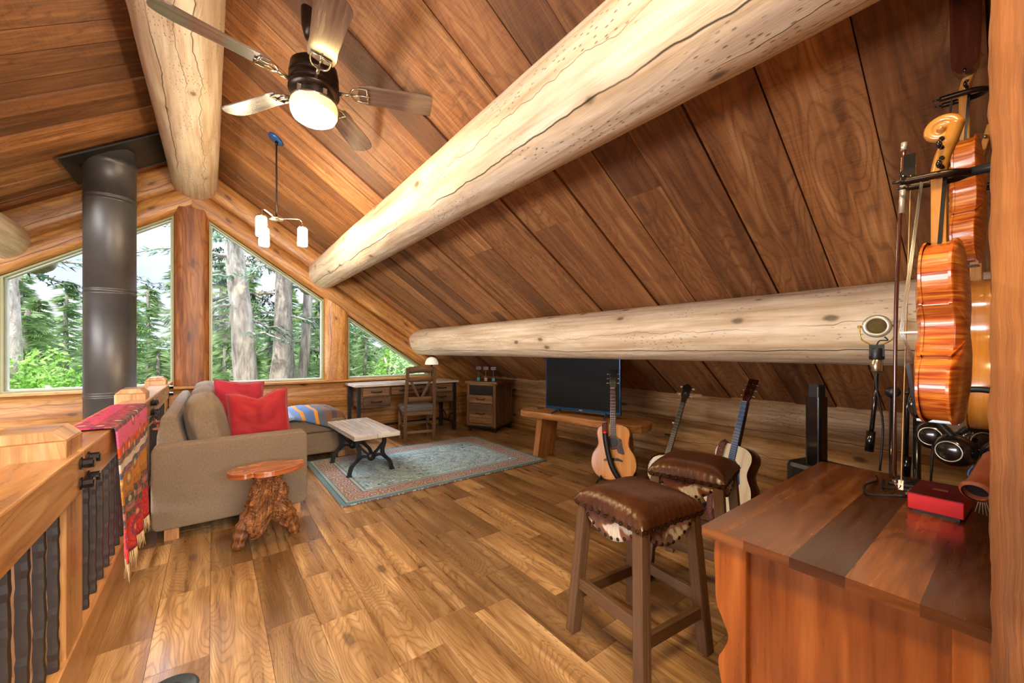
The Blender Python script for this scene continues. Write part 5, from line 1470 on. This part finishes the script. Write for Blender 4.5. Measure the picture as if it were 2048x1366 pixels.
# local front is -y ; needs to face +y -> rotate by pi
violin((1.147, .082, 1.109), PI - math.radians(3.5), 'large honey-brown violin hanging nearest, beside the rough post', tilt=math.radians(0))
violin((1.72, .085, 1.50), PI - math.radians(3), 'second violin hanging higher and further along, half hidden by the rough post', tilt=0)
g3 = guitar('acoustic_guitar', (2.02, .035, .985), PI, 0, 'amber acoustic guitar hanging low behind the nearest violin', 'honeytop', 'honeytop', 'neckwood', pick='honeytop', headcol='honeytop')
g3.rotation_euler = (0, 0, PI); g3.location = (2.08, .115, .985)
def hanger(loc, label, ln):
    e = empty('instrument_hanger', loc, 0, label, 'hanger', 'padded wall hangers for the violins')
    # base block on the wall (y<=0), arm towards +y, yoke
    b = MB(); b.box((0, -loc[1] - .045, 0), (.075, .03, .11)); b.build('wood_block', 'neckwood', e, bevel=.004)
    b = MB(); b.tube([(0, -loc[1] - .03, 0), (0, -.03, 0)], .009, 10); b.build('arm', 'black', e)
    b = MB()
    for s in (-1, 1): b.tube(cr([(0, -.035, 0), (s * .018, -.02, 0), (s * .024, 0, .002), (s * .024, ln, .006)], 5), .0075, 8)
    b.build('padded_yoke', 'bronze', e)
    for s in (-1, 1): b = MB(); b.tube([(s * .024, ln, .006), (s * .024, ln + .014, .008)], .003, 6); b.build('prong', 'black', e)
    return e
hanger((1.147, .10, 1.59), 'padded hanger yoke holding the nearest violin by its scroll', .055)
hanger((1.72, .10, 1.98), 'padded hanger yoke holding the second, higher violin', .055)
hanger((2.08, .06, 1.80), 'padded hanger holding the amber guitar', .05)
# bow
e = empty('violin_bow', (1.19, .178, .948), 0, 'violin bow hanging upright in front of the nearest violin', 'bow', rot=(math.radians(1.3), math.radians(0), 0))
b = MB(); P = [(0, 0, .02), (0, .002, .2), (0, .0045, .4), (0, .003, .6), (0, 0, .745)]; b.tube(cr(P, 4), [.003 + .0013 * i / 16 for i in range(17)], 8); b.tube([(0, 0, .02), (0, -.008, .0), (0, -.012, .01)], .004, 6); b.build('stick', 'rosewood', e)
b = MB(); b.box((0, -.012, .01), (.006, .008, .02)); b.build('tip_plate', 'white', e)
b = MB(); b.box((0, -.0125, .35), (.009, .0012, .67)); b.build('hair', 'fringe', e)
b = MB(); b.tube([(0, .0005, .60), (0, 0, .66)], .0052, 8); b.build('grip_wrap', 'silver', e)
b = MB(); b.tube([(0, .0, .66), (0, 0, .69)], .0056, 8); b.box((0, -.01, .70), (.01, .018, .045)); b.build('frog', 'blackgloss', e)
b = MB(); b.tube([(0, 0, .735), (0, 0, .752)], .0052, 8); b.build('screw_button', 'silver', e)
# striped walnut board hanging above
e = empty('striped_walnut_paddle', (1.70, .105, 2.03), 0, 'striped walnut paddle with a rounded lower end hanging above the violins', 'instrument')
b = MB()
for k, t in ((-1, .8), (0, -1), (1, .6)):
    b.prism([(p.x, p.y) for p in cr([(-.03, .5, 0), (-.028, .08, 0), (-.02, .015, 0), (0, 0, 0), (.02, .015, 0), (.028, .08, 0), (.03, .5, 0)], 4)], k * .014 - .007, k * .014 + .0069, R(PI / 2) @ XZ, tone=t, grain=1)
b.build('paddle', 'rosewood', e)
# headphones
def headphones(loc, rz, label, k=1):
    e = empty('headphones', loc, rz, label, 'headphones', 'black headphones hanging on the instrument wall')
    for s in (-1, 1):
        b = MB(); b.lathe([(.0005, .03), (.03, .03), (.038, .022), (.046, .012), (.046, .0)], 28, T(s * .0, 0, 0) @ XZ @ T(s * .05, 0, 0) @ R(s * .3, 'Y')); b.build('ear_cup', 'blackgloss', e)
        b = MB(); b.lathe([(.03, -.018), (.046, -.018), (.05, -.008), (.046, .002)], 28, XZ @ T(s * .05, 0, 0) @ R(s * .3, 'Y')); b.build('ear_pad', 'black', e)
        b = MB(); b.lathe([(.028, .0315), (.0295, .033), (.031, .0315)], 28, XZ @ T(s * .05, 0, 0) @ R(s * .3, 'Y')); b.build('trim_ring', 'silver', e)
    b = MB(); b.tube(cr([(-.05, 0, .04), (-.085, .0, .10), (-.06, 0, .17), (0, 0, .19), (.06, 0, .17), (.085, 0, .10), (.05, 0, .04)], 6), .009, 8); b.build('headband', 'black', e)
    b = MB(); b.tube(cr([(.03, -.03, -.04), (.01, -.04, -.075), (-.02, -.04, -.06), (-.01, -.035, -.03)], 6), .003, 6); b.build('cable', 'bluemet', e)
    return e
headphones((2.0, .148, .955), math.radians(-80), 'black studio headphones with a silver ring hanging under the violin')
headphones((1.80, .085, .945), math.radians(-88), 'black headphones partly hidden between the ribbed shaker and the post')
# ribbed gourd scraper
e = empty('wooden_scraper', (1.50, .060, .945), 0, 'reddish ribbed wooden scraper with an open round mouth hanging by the post', 'percussion instrument', rot=(math.radians(18), math.radians(62), math.radians(8)))
e.scale = (.82, .82, .82)
b = MB(); prof = [(.028, -.09), (.034, -.085), (.036, -.08), (.030, -.07), (.028, -.04)] + [(.027 + .0015 * (q % 2), -.03 + q * .006) for q in range(20)] + [(.022, .10), (.012, .115), (.0005, .118)]
b.lathe([(.0005, -.05), (.024, -.055), (.026, -.088)], 24); b.lathe(prof, 24); b.build('ribbed_tube', 'terracotta', e)
b = MB(); b.lathe([(.0005, -.0705), (.0255, -.0705)], 24); b.build('hollow', 'black', e)
b = MB()
for k in range(5): b.tube([(.02, .0 + .005 * k, 0), (.09, .004 * k - .01, -.02), (.14, .008 * k - .02, -.015)], .0015, 5)
b.build('wire_tines', 'silver', e)
